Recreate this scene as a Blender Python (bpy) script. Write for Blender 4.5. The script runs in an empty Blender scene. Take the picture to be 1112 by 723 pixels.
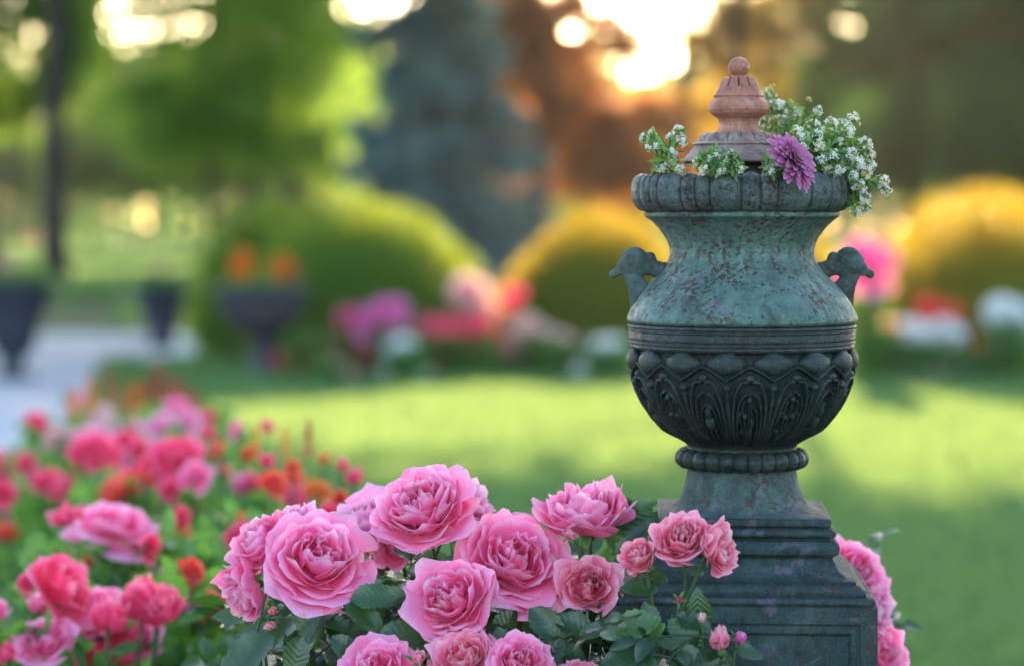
import bpy, math, random
import numpy as np
from mathutils import Vector, Matrix

R = math.radians
scene = bpy.context.scene
COL = scene.collection

# ------------------------------------------------------------------ camera
CAM_H = 1.2
FPX = 85.0 / 36.0 * 1112.0          # focal length in photo pixels
HOR = 240.0                          # horizon row in the photo
cam_d = bpy.data.cameras.new('camera')
cam = bpy.data.objects.new('camera', cam_d)
COL.objects.link(cam)
cam.location = (0, 0, CAM_H)
cam.rotation_euler = (R(90), 0, 0)
cam_d.lens = 85.0
cam_d.sensor_width = 36.0
cam_d.shift_y = -(361.5 - HOR) / 1112.0
cam_d.clip_start = 0.05
cam_d.clip_end = 2000
cam_d.dof.use_dof = True
cam_d.dof.focus_distance = 2.06
cam_d.dof.aperture_fstop = 3.3
scene.camera = cam

# ------------------------------------------------------------------ light
SUN_EL, SUN_AZ = 17.0, 4.0           # azimuth clockwise from the view direction
world = bpy.data.worlds.new('World')
scene.world = world
world.use_nodes = True
wn = world.node_tree
for n in list(wn.nodes):
    wn.nodes.remove(n)
sky = wn.nodes.new('ShaderNodeTexSky')
sky.sky_type = 'NISHITA'
sky.sun_disc = False
sky.sun_elevation = R(SUN_EL)
sky.sun_rotation = R(SUN_AZ)
sky.dust_density = 1.5
bg = wn.nodes.new('ShaderNodeBackground')
bg.inputs['Strength'].default_value = 0.15
wo = wn.nodes.new('ShaderNodeOutputWorld')
wn.links.new(sky.outputs[0], bg.inputs[0])
wn.links.new(bg.outputs[0], wo.inputs[0])

sun_d = bpy.data.lights.new('sun', 'SUN')
sun = bpy.data.objects.new('sun', sun_d)
COL.objects.link(sun)
sun_d.energy = 4.6
sun_d.angle = R(0.6)
sun_d.color = (1.0, 0.75, 0.45)
sdir = Vector((math.sin(R(SUN_AZ)) * math.cos(R(SUN_EL)), math.cos(R(SUN_AZ)) * math.cos(R(SUN_EL)), math.sin(R(SUN_EL))))
sun.rotation_euler = sdir.to_track_quat('Z', 'Y').to_euler()
sun.location = (3, 30, 20)

scene.view_settings.view_transform = 'Standard'
scene.view_settings.look = 'None'
scene.view_settings.gamma = 1.0
scene.view_settings.use_curve_mapping = False
scene.view_settings.exposure = 2.45
scene.cycles.max_bounces = 8
scene.cycles.transparent_max_bounces = 6
scene.cycles.sample_clamp_indirect = 8.0
scene.cycles.use_denoising = True


def P(px, py, D):
    """photo pixel at distance D (metres along the view) -> world point"""
    return np.array([(px - 556.0) / FPX * D, D, CAM_H - (py - HOR) / FPX * D])


# ------------------------------------------------------------------ mesh helpers
class MB:
    def __init__(self):
        self.V, self.F, self.UV, self.C, self.n = [], [], [], [], 0

    def add(self, v, f, uv=None, c=None):
        v = np.asarray(v, dtype=np.float64).reshape(-1, 3)
        f = np.asarray(f, dtype=np.int64)
        self.V.append(v)
        self.F.append(f + self.n)
        self.UV.append(np.zeros((len(v), 2)) if uv is None else np.asarray(uv, float).reshape(-1, 2))
        if c is None:
            c = np.zeros((len(v), 3))
        c = np.asarray(c, float)
        if c.ndim == 1:
            c = np.tile(c, (len(v), 1))
        self.C.append(c)
        self.n += len(v)

    def mesh(self, name, mat, smooth=True):
        me = bpy.data.meshes.new(name)
        V = np.concatenate(self.V)
        me.vertices.add(len(V))
        me.vertices.foreach_set('co', V.astype(np.float32).ravel())
        loops = np.concatenate([f.ravel() for f in self.F])
        tot = np.concatenate([np.full(len(f), f.shape[1]) for f in self.F])
        start = np.concatenate([[0], np.cumsum(tot)[:-1]])
        me.loops.add(len(loops))
        me.loops.foreach_set('vertex_index', loops.astype(np.int32))
        me.polygons.add(len(tot))
        me.polygons.foreach_set('loop_start', start.astype(np.int32))
        me.update(calc_edges=True)
        me.validate()
        UV = np.concatenate(self.UV)
        C = np.concatenate(self.C)
        if len(me.loops) == len(loops):
            ul = me.uv_layers.new(name='UVMap')
            ul.data.foreach_set('uv', UV[loops].astype(np.float32).ravel())
        ca = me.color_attributes.new(name='tone', type='FLOAT_COLOR', domain='POINT')
        C4 = np.concatenate([C, np.ones((len(C), 1))], axis=1)
        ca.data.foreach_set('color', C4.astype(np.float32).ravel())
        me.polygons.foreach_set('use_smooth', np.full(len(me.polygons), smooth))
        me.materials.append(mat)
        return me

    def build(self, name, mat, parent=None, smooth=True):
        o = bpy.data.objects.new(name, self.mesh(name, mat, smooth))
        COL.objects.link(o)
        o.parent = parent
        return o


def link_mesh(name, me, parent=None):
    o = bpy.data.objects.new(name, me)
    COL.objects.link(o)
    o.parent = parent
    return o


def tag(o, label=None, cat=None, group=None, kind=None):
    if label: o['label'] = label
    if cat: o['category'] = cat
    if group: o['group'] = group
    if kind: o['kind'] = kind
    return o


def thing(name, label, cat, loc=(0, 0, 0), rz=0.0, group=None):
    o = bpy.data.objects.new(name, None)
    o.empty_display_size = 0.05
    COL.objects.link(o)
    o.location = loc
    o.rotation_euler = (0, 0, rz)
    return tag(o, label, cat, group)


def grid_faces(nu, nv, closed=False):
    """verts indexed [i*nv + j], i in nu, j in nv"""
    ii = np.arange(nu if closed else nu - 1)
    jj = np.arange(nv - 1)
    I, J = np.meshgrid(ii, jj, indexing='ij')
    I2 = (I + 1) % nu
    return np.stack([I * nv + J, I2 * nv + J, I2 * nv + J + 1, I * nv + J + 1], -1).reshape(-1, 4)


def unit(v):
    v = np.asarray(v, float)
    return v / (np.linalg.norm(v) + 1e-12)


def frame_of(d, roll=0.0):
    """3x3 whose columns are x, y, z with z along d"""
    z = unit(d)
    h = np.array([0, 0, 1.0]) if abs(z[2]) < 0.95 else np.array([1.0, 0, 0])
    x = unit(np.cross(h, z))
    y = np.cross(z, x)
    c, s = math.cos(roll), math.sin(roll)
    return np.stack([x * c + y * s, -x * s + y * c, z], 1)


def resample(pts, n):
    pts = np.asarray(pts, float)
    d = np.r_[0, np.cumsum(np.linalg.norm(np.diff(pts, axis=0), axis=1))]
    t = np.linspace(0, d[-1], n)
    return np.stack([np.interp(t, d, pts[:, k]) for k in range(pts.shape[1])], 1)


def smooth_poly(pts, n, it=2):
    """Chaikin-rounded then resampled"""
    p = np.asarray(pts, float)
    for _ in range(it):
        q = [p[0]]
        for a, b in zip(p[:-1], p[1:]):
            q += [a * .75 + b * .25, a * .25 + b * .75]
        q.append(p[-1])
        p = np.array(q)
    return resample(p, n)


def add_tube(mb, pts, rad, seg=8, c=None, cap=True):
    pts = np.asarray(pts, float)
    n = len(pts)
    rad = np.broadcast_to(np.asarray(rad, float), (n,))
    tan = np.gradient(pts, axis=0)
    h = np.array([0.31, 0.17, 0.93])
    rings = []
    for i in range(n):
        t = unit(tan[i])
        x = unit(np.cross(h, t)); y = np.cross(t, x)
        a = np.linspace(0, 2 * np.pi, seg, endpoint=False)
        rings.append(pts[i] + rad[i] * (np.outer(np.cos(a), x) + np.outer(np.sin(a), y)))
    v = np.stack(rings, 1)          # seg, n, 3
    uu, vv = np.meshgrid(np.linspace(0, 1, seg), np.linspace(0, 1, n), indexing='ij')
    mb.add(v.reshape(-1, 3), grid_faces(seg, n, True)[:, ::-1], np.stack([uu, vv], -1), c)
    if cap:
        for i, rr in ((0, 1), (n - 1, -1)):
            ring = rings[i]
            ctr = ring.mean(0)
            vv = np.vstack([ring, ctr])
            f = np.array([[k, (k + 1) % seg, seg] for k in range(seg)])
            mb.add(vv, f[:, ::rr], None, c)


def lathe(mb, prof, seg, centre=(0, 0, 0), disp=None, c=None):
    """prof: (n,2) radius, z. disp(theta, i_frac, r, z)->(dr,dz) arrays"""
    prof = np.asarray(prof, float)
    n = len(prof)
    th = np.linspace(0, 2 * np.pi, seg, endpoint=False)
    T, S = np.meshgrid(th, np.linspace(0, 1, n), indexing='ij')
    Rr = np.tile(prof[:, 0], (seg, 1)).copy()
    Z = np.tile(prof[:, 1], (seg, 1)).copy()
    if disp is not None:
        h = disp(T, S, Rr, Z)
        tg = np.gradient(prof, axis=0)
        tg /= (np.linalg.norm(tg, axis=1, keepdims=True) + 1e-12)
        nr, nz = tg[:, 1], -tg[:, 0]      # outward when z rises along profile
        sgn = 1.0 if prof[-1, 1] > prof[0, 1] else -1.0
        Rr += h * nr * sgn
        Z += h * nz * sgn
    v = np.stack([Rr * np.sin(T), -Rr * np.cos(T), Z], -1) + np.asarray(centre)
    f = grid_faces(seg, n, True)
    if prof[-1, 1] < prof[0, 1]:
        f = f[:, ::-1]
    mb.add(v.reshape(-1, 3), f, np.stack([T / (2 * np.pi), S], -1), c)


# ------------------------------------------------------------------ materials
def new_mat(name):
    m = bpy.data.materials.new(name)
    m.use_nodes = True
    nt = m.node_tree
    for n in list(nt.nodes):
        nt.nodes.remove(n)
    out = nt.nodes.new('ShaderNodeOutputMaterial')
    return m, nt, out


def N(nt, typ, **kw):
    n = nt.nodes.new(typ)
    for k, v in kw.items():
        if k in n.inputs.keys():
            n.inputs[k].default_value = v
        else:
            setattr(n, k, v)
    return n


def ramp(nt, fac, stops):
    r = nt.nodes.new('ShaderNodeValToRGB')
    e = r.color_ramp.elements
    while len(e) < len(stops):
        e.new(0.5)
    for k, (p, c) in enumerate(stops):
        e[k].position = p
        e[k].color = (c[0], c[1], c[2], 1) if not isinstance(c, (int, float)) else (c, c, c, 1)
    if fac is not None:
        nt.links.new(fac, r.inputs[0])
    return r.outputs[0]


def mixc(nt, fac, a, b, mode='MIX'):
    m = nt.nodes.new('ShaderNodeMix')
    m.data_type = 'RGBA'
    m.blend_type = mode
    for sock, val in ((m.inputs[0], fac), (m.inputs[6], a), (m.inputs[7], b)):
        if hasattr(val, 'links'):
            nt.links.new(val, sock)
        elif isinstance(val, (int, float)):
            sock.default_value = val
        else:
            sock.default_value = (val[0], val[1], val[2], 1)
    return m.outputs[2]


def noise(nt, scale, detail=4, rough=.55, coord=None, dist=0.0):
    n = nt.nodes.new('ShaderNodeTexNoise')
    n.inputs['Scale'].default_value = scale
    n.inputs['Detail'].default_value = detail
    n.inputs['Roughness'].default_value = rough
    n.inputs['Distortion'].default_value = dist
    if coord is not None:
        nt.links.new(coord, n.inputs['Vector'])
    return n.outputs[0]


def objcoord(nt):
    return nt.nodes.new('ShaderNodeTexCoord').outputs['Object']


def sep_tone(nt):
    a = nt.nodes.new('ShaderNodeAttribute')
    a.attribute_name = 'tone'
    s = nt.nodes.new('ShaderNodeSeparateColor')
    nt.links.new(a.outputs['Color'], s.inputs[0])
    return s.outputs            # red, green, blue


def leaf_mat(name, stops, trans=None, tfac=.4, rough=.5, spec=.4, veins=False):
    """foliage: diffuse / gloss plus light coming through the blade; colour by leaf"""
    m, nt, out = new_mat(name)
    t = sep_tone(nt)
    col = ramp(nt, t[0], stops)
    p = N(nt, 'ShaderNodeBsdfPrincipled', Roughness=rough)
    p.inputs['Specular IOR Level'].default_value = spec
    tr = nt.nodes.new('ShaderNodeBsdfTranslucent')
    if veins:
        uv = nt.nodes.new('ShaderNodeTexCoord').outputs['UV']
        w = nt.nodes.new('ShaderNodeTexWave')
        w.wave_type = 'BANDS'; w.bands_direction = 'Y'
        w.inputs['Scale'].default_value = 2.6
        w.inputs['Distortion'].default_value = 1.0
        mp = nt.nodes.new('ShaderNodeVectorMath'); mp.operation = 'MULTIPLY'
        nt.links.new(uv, mp.inputs[0]); mp.inputs[1].default_value = (1, 1, 1)
        nt.links.new(mp.outputs[0], w.inputs['Vector'])
        bm = N(nt, 'ShaderNodeBump', Strength=.16, Distance=.0012)
        nz = noise(nt, 260, 3, coord=objcoord(nt))
        ad = nt.nodes.new('ShaderNodeMath'); ad.operation = 'ADD'
        nt.links.new(w.outputs['Fac'], ad.inputs[0]); nt.links.new(nz, ad.inputs[1])
        nt.links.new(ad.outputs[0], bm.inputs['Height'])
        nt.links.new(bm.outputs[0], p.inputs['Normal'])
        pale = ramp(nt, w.outputs['Fac'], [(0, 0.0), (.08, .0), (.0, .0)][:2])
        nz2 = noise(nt, 60, 3, coord=objcoord(nt))
        col = mixc(nt, ramp(nt, nz2, [(.45, 0.0), (.75, .5)]), col, (.075, .12, .085))
    nt.links.new(col, p.inputs['Base Color'])
    if trans is None:
        nt.links.new(col, tr.inputs[0])
    else:
        tc = mixc(nt, .75, col, trans)
        nt.links.new(tc, tr.inputs[0])
    mx = nt.nodes.new('ShaderNodeMixShader')
    mx.inputs[0].default_value = tfac
    nt.links.new(p.outputs[0], mx.inputs[1]); nt.links.new(tr.outputs[0], mx.inputs[2])
    nt.links.new(mx.outputs[0], out.inputs[0])
    return m


def petal_mat(name, deep, mid, edge, tfac=.35, coral=None):
    """rose petal: deep at the claw, paler at the margin, faint lengthwise veins"""
    m, nt, out = new_mat(name)
    t = sep_tone(nt)             # r: along the petal, g: inner to outer, b: random per petal
    base = ramp(nt, t[0], [(0.0, deep), (.45, [deep[k] * .45 + mid[k] * .55 for k in range(3)]), (.78, mid), (.93, edge), (1.0, [min(.95, edge[k] * .6 + .38) for k in range(3)])])
    outer = ramp(nt, t[1], [(.40, 0.0), (.98, .42)])
    col = mixc(nt, outer, base, edge)
    col = mixc(nt, ramp(nt, t[2], [(0, 0.0), (.55, .0), (1, .42)]), col, coral if coral else mid)
    col = mixc(nt, ramp(nt, t[2], [(0, .30), (.4, 0.0)]), col, edge)
    nz = noise(nt, 75, 4, .6, objcoord(nt))
    col = mixc(nt, ramp(nt, nz, [(.42, 0.0), (.75, .35)]), col, edge)
    brown = nt.nodes.new('ShaderNodeMath'); brown.operation = 'MULTIPLY'
    nt.links.new(ramp(nt, t[0], [(.86, 0.0), (1.0, .8)]), brown.inputs[0])
    nt.links.new(ramp(nt, noise(nt, 38, 3, .6, objcoord(nt)), [(.58, 0.0), (.66, 1.0)]), brown.inputs[1])
    col = mixc(nt, brown.outputs[0], col, (.62, .34, .20) if name != 'petal_mauve' else mid)
    # veins
    uv = nt.nodes.new('ShaderNodeTexCoord').outputs['UV']
    mp = nt.nodes.new('ShaderNodeVectorMath'); mp.operation = 'MULTIPLY'
    nt.links.new(uv, mp.inputs[0]); mp.inputs[1].default_value = (14, 1.6, 1)
    v = noise(nt, 3.0, 3, .6, mp.outputs[0], .4)
    col = mixc(nt, ramp(nt, v, [(.35, .22), (.6, 0.0)]), col, [deep[k] * .6 + mid[k] * .4 for k in range(3)])
    bm = N(nt, 'ShaderNodeBump', Strength=.35, Distance=.0008)
    nt.links.new(v, bm.inputs['Height'])
    p = N(nt, 'ShaderNodeBsdfPrincipled', Roughness=.5)
    p.inputs['Specular IOR Level'].default_value = .25
    p.inputs['Sheen Weight'].default_value = .15
    nt.links.new(col, p.inputs['Base Color'])
    nt.links.new(bm.outputs[0], p.inputs['Normal'])
    tr = nt.nodes.new('ShaderNodeBsdfTranslucent')
    nt.links.new(col, tr.inputs[0])
    mx = nt.nodes.new('ShaderNodeMixShader'); mx.inputs[0].default_value = tfac
    nt.links.new(p.outputs[0], mx.inputs[1]); nt.links.new(tr.outputs[0], mx.inputs[2])
    nt.links.new(mx.outputs[0], out.inputs[0])
    return m


def patina_mat(name, dark, mid, light, bal=.5, rust=.5, purple=.3, rough=.62, metal=.25, bump=1.0, rustcol=(.075, .032, .026), spec=.35, pits=.75, g=.30, gk=.86):
    """weathered metal: layered mottling, pits, rust specks, worn pale bloom, grime and painted shade in the crevices"""
    def grey(c):
        l = c[0] * .25 + c[1] * .6 + c[2] * .15
        return tuple((x * (1 - g) + l * g) * gk * k for x, k in zip(c, (1, 1, .95)))
    dark, mid, light = grey(dark), grey(mid), grey(light)
    m, nt, out = new_mat(name)
    oc = objcoord(nt)
    n1 = noise(nt, 17, 6, .62, oc, .4)
    n2 = noise(nt, 90, 5, .65, oc)
    n3 = noise(nt, 420, 3, .6, oc)
    col = ramp(nt, n1, [(.30 + .2 * (.5 - bal), dark), (.50 + .2 * (.5 - bal), mid), (.72 + .2 * (.5 - bal), light)])
    col = mixc(nt, ramp(nt, n2, [(.45, 0.0), (.62, .55)]), col, [(dark[k] + mid[k]) * .42 for k in range(3)])
    col = mixc(nt, ramp(nt, n3, [(.52, 0.0), (.72, .50)]), col, [light[k] * 1.15 + .02 for k in range(3)])
    # run-off streaks
    sv = nt.nodes.new('ShaderNodeVectorMath'); sv.operation = 'MULTIPLY'
    nt.links.new(oc, sv.inputs[0]); sv.inputs[1].default_value = (1, 1, .13)
    sn = noise(nt, 75, 4, .6, sv.outputs[0], .3)
    col = mixc(nt, ramp(nt, sn, [(.50, 0.0), (.68, .55)]), col, [dark[k] * .7 for k in range(3)])
    sn2 = noise(nt, 48, 4, .6, sv.outputs[0], .2)
    col = mixc(nt, ramp(nt, sn2, [(.56, 0.0), (.74, .45)]), col, [light[k] * 1.1 for k in range(3)])
    # purple-grey bare patches
    pn = noise(nt, 33, 4, .55, oc, .8)
    col = mixc(nt, ramp(nt, pn, [(.60, 0.0), (.66, purple)]), col, (.16, .115, .17))
    # rust blooms and pits
    rn = noise(nt, 26, 5, .7, oc, .6)
    rn2 = noise(nt, 230, 3, .6, oc)
    rr = nt.nodes.new('ShaderNodeMath'); rr.operation = 'MULTIPLY'
    nt.links.new(ramp(nt, rn, [(.47, 0.0), (.60, 1.0)]), rr.inputs[0])
    nt.links.new(ramp(nt, rn2, [(.50, 0.0), (.56, 1.0)]), rr.inputs[1])
    rs = nt.nodes.new('ShaderNodeMath'); rs.operation = 'MULTIPLY'
    nt.links.new(rr.outputs[0], rs.inputs[0]); rs.inputs[1].default_value = rust
    col = mixc(nt, rs.outputs[0], col, rustcol)
    pit = noise(nt, 150, 4, .7, oc)
    col = mixc(nt, ramp(nt, pit, [(.57, 0.0), (.64, pits)]), col, [dark[k] * .45 for k in range(3)])
    # grime and painted shade in carved hollows, grooves and under the lid (tone.r)
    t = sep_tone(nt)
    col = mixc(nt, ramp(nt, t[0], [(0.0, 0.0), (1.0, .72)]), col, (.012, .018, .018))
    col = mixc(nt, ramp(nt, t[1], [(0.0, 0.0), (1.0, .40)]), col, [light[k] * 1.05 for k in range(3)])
    p = N(nt, 'ShaderNodeBsdfPrincipled', Roughness=rough, Metallic=metal)
    p.inputs['Specular IOR Level'].default_value = spec
    nt.links.new(col, p.inputs['Base Color'])
    rg = ramp(nt, n2, [(.35, rough - .16), (.7, rough + .15)])
    nt.links.new(rg, p.inputs['Roughness'])
    b1 = N(nt, 'ShaderNodeBump', Strength=.55 * bump, Distance=.0010)
    nt.links.new(n2, b1.inputs['Height'])
    b2 = N(nt, 'ShaderNodeBump', Strength=.45 * bump, Distance=.0006)
    nt.links.new(n3, b2.inputs['Height']); nt.links.new(b1.outputs[0], b2.inputs['Normal'])
    b3 = N(nt, 'ShaderNodeBump', Strength=.6 * bump, Distance=.0008); b3.invert = True
    nt.links.new(rr.outputs[0], b3.inputs['Height']); nt.links.new(b2.outputs[0], b3.inputs['Normal'])
    nt.links.new(b3.outputs[0], p.inputs['Normal'])
    nt.links.new(p.outputs[0], out.inputs[0])
    return m


def plain_mat(name, stops, scale=8, rough=.7, bump=.3, bscale=40, bdist=.003, detail=5, tone=False, spec=.4):
    m, nt, out = new_mat(name)
    oc = objcoord(nt)
    n1 = noise(nt, scale, detail, .6, oc)
    col = ramp(nt, n1, stops)
    p = N(nt, 'ShaderNodeBsdfPrincipled', Roughness=rough)
    p.inputs['Specular IOR Level'].default_value = spec
    nt.links.new(col, p.inputs['Base Color'])
    b = N(nt, 'ShaderNodeBump', Strength=bump, Distance=bdist)
    nt.links.new(noise(nt, bscale, 4, .6, oc), b.inputs['Height'])
    nt.links.new(b.outputs[0], p.inputs['Normal'])
    nt.links.new(p.outputs[0], out.inputs[0])
    return m


M = {}
M['lawn'] = plain_mat('lawn_soil_green', [(.3, (.025, .060, .012)), (.6, (.045, .095, .018)), (.8, (.07, .12, .025))], 1.3, .9, .8, 60, .02)
M['grass'] = leaf_mat('grass_blades', [(0, (.022, .14, .045)), (.6, (.04, .19, .06)), (1, (.08, .23, .07))], (.35, .47, .14), .45, .55)
M['soil'] = plain_mat('bed_soil', [(.3, (.02, .014, .010)), (.7, (.05, .036, .024))], 14, .95, .9, 60, .02)
M['path'] = plain_mat('pale_paving', [(.3, (.36, .38, .42)), (.7, (.46, .48, .52))], 5, .75, .3, 80, .003)
M['kerb'] = plain_mat('kerb_stone', [(.3, (.34, .35, .37)), (.7, (.48, .49, .50))], 9, .8, .4, 60, .003)
M['bark'] = plain_mat('dark_bark', [(.3, (.018, .015, .014)), (.7, (.055, .045, .042))], 6, .9, .9, 14, .05)
M['stone'] = plain_mat('white_boulder', [(.3, (.50, .56, .50)), (.7, (.68, .72, .66))], 9, .8, .4, 30, .01)
M['pot'] = plain_mat('charcoal_planter', [(.3, (.018, .021, .034)), (.7, (.032, .036, .052))], 9, .55, .2, 60, .002)
M['potb'] = plain_mat('dark_stone_planter', [(.3, (.030, .030, .042)), (.7, (.055, .052, .068))], 9, .6, .3, 60, .002)
M['leaf_dark'] = leaf_mat('leaf_dark', [(0, (.022, .075, .035)), (.6, (.042, .13, .045)), (1, (.075, .19, .055))], (.14, .34, .06), .44)
M['leaf_mid'] = leaf_mat('leaf_mid', [(0, (.035, .11, .03)), (.6, (.065, .18, .04)), (1, (.12, .26, .05))], (.30, .46, .04), .52)
M['leaf_lime'] = leaf_mat('leaf_lime', [(0, (.09, .20, .03)), (.6, (.15, .30, .04)), (1, (.25, .38, .06))], (.38, .58, .09), .58)
M['leaf_gold'] = leaf_mat('leaf_gold', [(0, (.16, .17, .03)), (.6, (.28, .25, .04)), (1, (.45, .34, .06))], (.85, .55, .08), .65)
M['leaf_olive'] = leaf_mat('leaf_olive', [(0, (.025, .10, .045)), (.6, (.05, .18, .06)), (1, (.10, .25, .07))], (.20, .46, .09), .45)
M['leaf_copper'] = leaf_mat('leaf_copper', [(0, (.10, .035, .018)), (.6, (.18, .06, .025)), (1, (.28, .12, .04))], (.65, .26, .07), .55)
M['needle_blue'] = leaf_mat('needle_blue', [(0, (.055, .15, .18)), (.6, (.09, .23, .27)), (1, (.16, .34, .37))], (.10, .25, .26), .22)
M['shrub'] = leaf_mat('shrub_leaf', [(0, (.02, .085, .01)), (.6, (.04, .15, .015)), (1, (.08, .24, .02))], (.52, .62, .02), .42)
M['shrub_gold'] = leaf_mat('golden_shrub_leaf', [(0, (.018, .09, .010)), (.7, (.04, .16, .015)), (1, (.20, .27, .02))], (.92, .58, .02), .44)
M['bedleaf'] = leaf_mat('bedding_leaf', [(0, (.03, .11, .035)), (.6, (.07, .20, .05)), (1, (.14, .30, .06))], (.25, .55, .07), .45, .42, .5)
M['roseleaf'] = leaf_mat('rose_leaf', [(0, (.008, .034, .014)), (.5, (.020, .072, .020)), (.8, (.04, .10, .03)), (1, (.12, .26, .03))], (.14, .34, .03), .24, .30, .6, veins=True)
M['stem'] = plain_mat('rose_stem', [(.3, (.03, .07, .02)), (.6, (.05, .10, .03)), (.8, (.09, .05, .03))], 30, .55, .2, 200, .0005)
M['calyx'] = leaf_mat('calyx_green', [(0, (.05, .11, .04)), (1, (.10, .20, .06))], (.2, .4, .06), .25, .5)
M['petal_pink'] = petal_mat('petal_pink', (.92, .018, .16), (.97, .115, .39), (.98, .46, .71), .42, coral=(.94, .10, .25))
M['petal_rose'] = petal_mat('petal_rose', (.80, .02, .11), (.90, .12, .28), (.94, .42, .55), .36, coral=(.90, .16, .20))
M['petal_lilac'] = petal_mat('petal_lilac', (.86, .08, .30), (.93, .26, .52), (.95, .56, .77), .36)
M['petal_crimson'] = petal_mat('petal_crimson', (.78, .008, .06), (.93, .035, .16), (.95, .16, .34), .48)
M['petal_red'] = petal_mat('petal_red', (.75, .01, .01), (.90, .05, .04), (.92, .16, .10), .45)
M['petal_orange'] = petal_mat('petal_orange', (.70, .06, .01), (.85, .18, .02), (.88, .32, .06), .4)
M['petal_magenta'] = petal_mat('petal_magenta', (.70, .02, .24), (.85, .08, .42), (.90, .30, .66), .45)
M['petal_white'] = petal_mat('petal_white', (.62, .62, .55), (.78, .80, .78), (.84, .86, .88), .35, coral=(.8, .8, .8))
M['petal_blush'] = petal_mat('petal_blush', (.70, .25, .25), (.80, .42, .42), (.85, .62, .62), .4)
M['petal_mauve'] = petal_mat('petal_mauve', (.28, .045, .15), (.47, .13, .31), (.60, .25, .44), .3, coral=(.54, .14, .32))
M['plume_red'] = leaf_mat('plume_red', [(0, (.28, .06, .05)), (1, (.50, .14, .10))], (.6, .2, .1), .4)
M['plume_orange'] = leaf_mat('plume_orange', [(0, (.62, .13, .01)), (1, (.85, .28, .03))], (.9, .35, .03), .4)
M['alyssum'] = leaf_mat('alyssum_petal', [(0, (.70, .66, .72)), (.5, (.82, .82, .80)), (1, (.84, .80, .62))], (.8, .8, .7), .35)
M['alyssum_bud'] = leaf_mat('alyssum_bud', [(0, (.45, .48, .12)), (.6, (.62, .50, .12)), (1, (.70, .42, .14))], None, .3)
M['alyssum_leaf'] = leaf_mat('alyssum_leaf', [(0, (.05, .13, .03)), (.6, (.12, .24, .06)), (1, (.26, .38, .12))], (.25, .45, .06), .35)
M['disc'] = plain_mat('zinnia_disc', [(.3, (.10, .07, .03)), (.6, (.35, .25, .05))], 300, .7, .5, 500, .0006)

M['met_rim'] = patina_mat('patina_rim', (0.037, 0.046, 0.049), (0.078, 0.122, 0.117), (0.155, 0.192, 0.192), .50, 1.0, .5, bump=2.0, gk=.92, pits=.9)
M['met_neck'] = patina_mat('patina_neck', (0.044, 0.068, 0.067), (0.085, 0.174, 0.148), (0.148, 0.244, 0.222), .62, .95, .75, bump=1.5, g=.2, gk=.92)
M['met_band'] = patina_mat('patina_band', (0.025, 0.034, 0.040), (0.046, 0.068, 0.074), (0.081, 0.107, 0.115), .5, .4, .35, g=.2, gk=.75)
M['met_bowl'] = patina_mat('patina_bowl', (0.013, 0.024, 0.024), (0.025, 0.049, 0.044), (0.056, 0.085, 0.080), .5, .4, .2, g=.15, gk=.66)
M['met_foot'] = patina_mat('patina_foot', (0.033, 0.049, 0.049), (0.063, 0.104, 0.100), (0.111, 0.155, 0.152), .52, .8, .35, rough=.82, metal=.0, spec=.15, pits=.3, g=.12, gk=.9)
M['met_base'] = patina_mat('patina_pedestal', (0.021, 0.037, 0.041), (0.033, 0.065, 0.068), (0.063, 0.100, 0.107), .5, .6, .45, rough=.82, metal=.0, spec=.15, pits=.3, g=.12, gk=.9)
M['met_lid'] = patina_mat('copper_lid', (.19, .095, .085), (.29, .18, .16), (.29, .29, .26), .55, .6, .4, rustcol=(.24, .07, .05), g=.1, gk=.95)
M['met_fin'] = patina_mat('copper_finial', (.24, .085, .060), (.38, .145, .10), (.44, .25, .19), .5, .2, .2, rustcol=(.30, .08, .05), bump=.6, g=.0, gk=1.05, pits=.45)
M['met_dark'] = plain_mat('dark_hollow', [(.3, (.020, .012, .012)), (.7, (.05, .022, .02))], 60, .7, .3, 200, .0006)

# ------------------------------------------------------------------ ground
def sheet(name, pts, z, mat, kind='structure', thick=None):
    mb = MB()
    pts = np.asarray(pts, float)
    v = np.column_stack([pts, np.full(len(pts), z)])
    mb.add(v, [list(range(len(v)))])
    if thick:
        w = np.column_stack([pts, np.full(len(pts), z - thick)])
        n = len(pts)
        mb.add(np.vstack([v, w]), [[i, i + n, (i + 1) % n + n, (i + 1) % n] for i in range(n)])
    o = mb.build(name, mat, smooth=False)
    tag(o, kind=kind)
    return o


sheet('lawn', [(-128, -18), (128, -18), (128, 325), (-128, 325)], 0.0, M['lawn'])

rng = np.random.default_rng(7)


def grass_patch(n, region, size, seed):
    g = np.random.default_rng(seed)
    x0, x1, y0, y1 = region
    x = g.uniform(x0, x1, n); y = g.uniform(y0, y1, n)
    keep = (x > path_edge(y) + .12) & ~((x < -2.5) & (y > 20.2) & (y < 26.6)) & (np.abs(x) < .30 * y + 2.0)
    x, y = x[keep], y[keep]; n = len(x)
    h = size * g.uniform(.6, 1.2, n); w = size * .22 * g.uniform(.7, 1.3, n)
    a = g.uniform(0, np.pi, n)
    lx = g.normal(0, .35, n) * h; ly = g.normal(0, .35, n) * h
    dx, dy = np.cos(a) * w, np.sin(a) * w
    v = np.stack([np.stack([x - dx, y - dy, np.zeros(n)], 1), np.stack([x + dx, y + dy, np.zeros(n)], 1),
                  np.stack([x + lx + dx * .3, y + ly + dy * .3, h], 1), np.stack([x + lx - dx * .3, y + ly - dy * .3, h], 1)], 1)
    f = np.arange(4 * n).reshape(n, 4)
    c = np.repeat(g.uniform(0, 1, (n, 3)), 4, 0)
    return v.reshape(-1, 3), f, c


def path_edge(y):
    return -0.50 - 0.150 * np.asarray(y)


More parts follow.
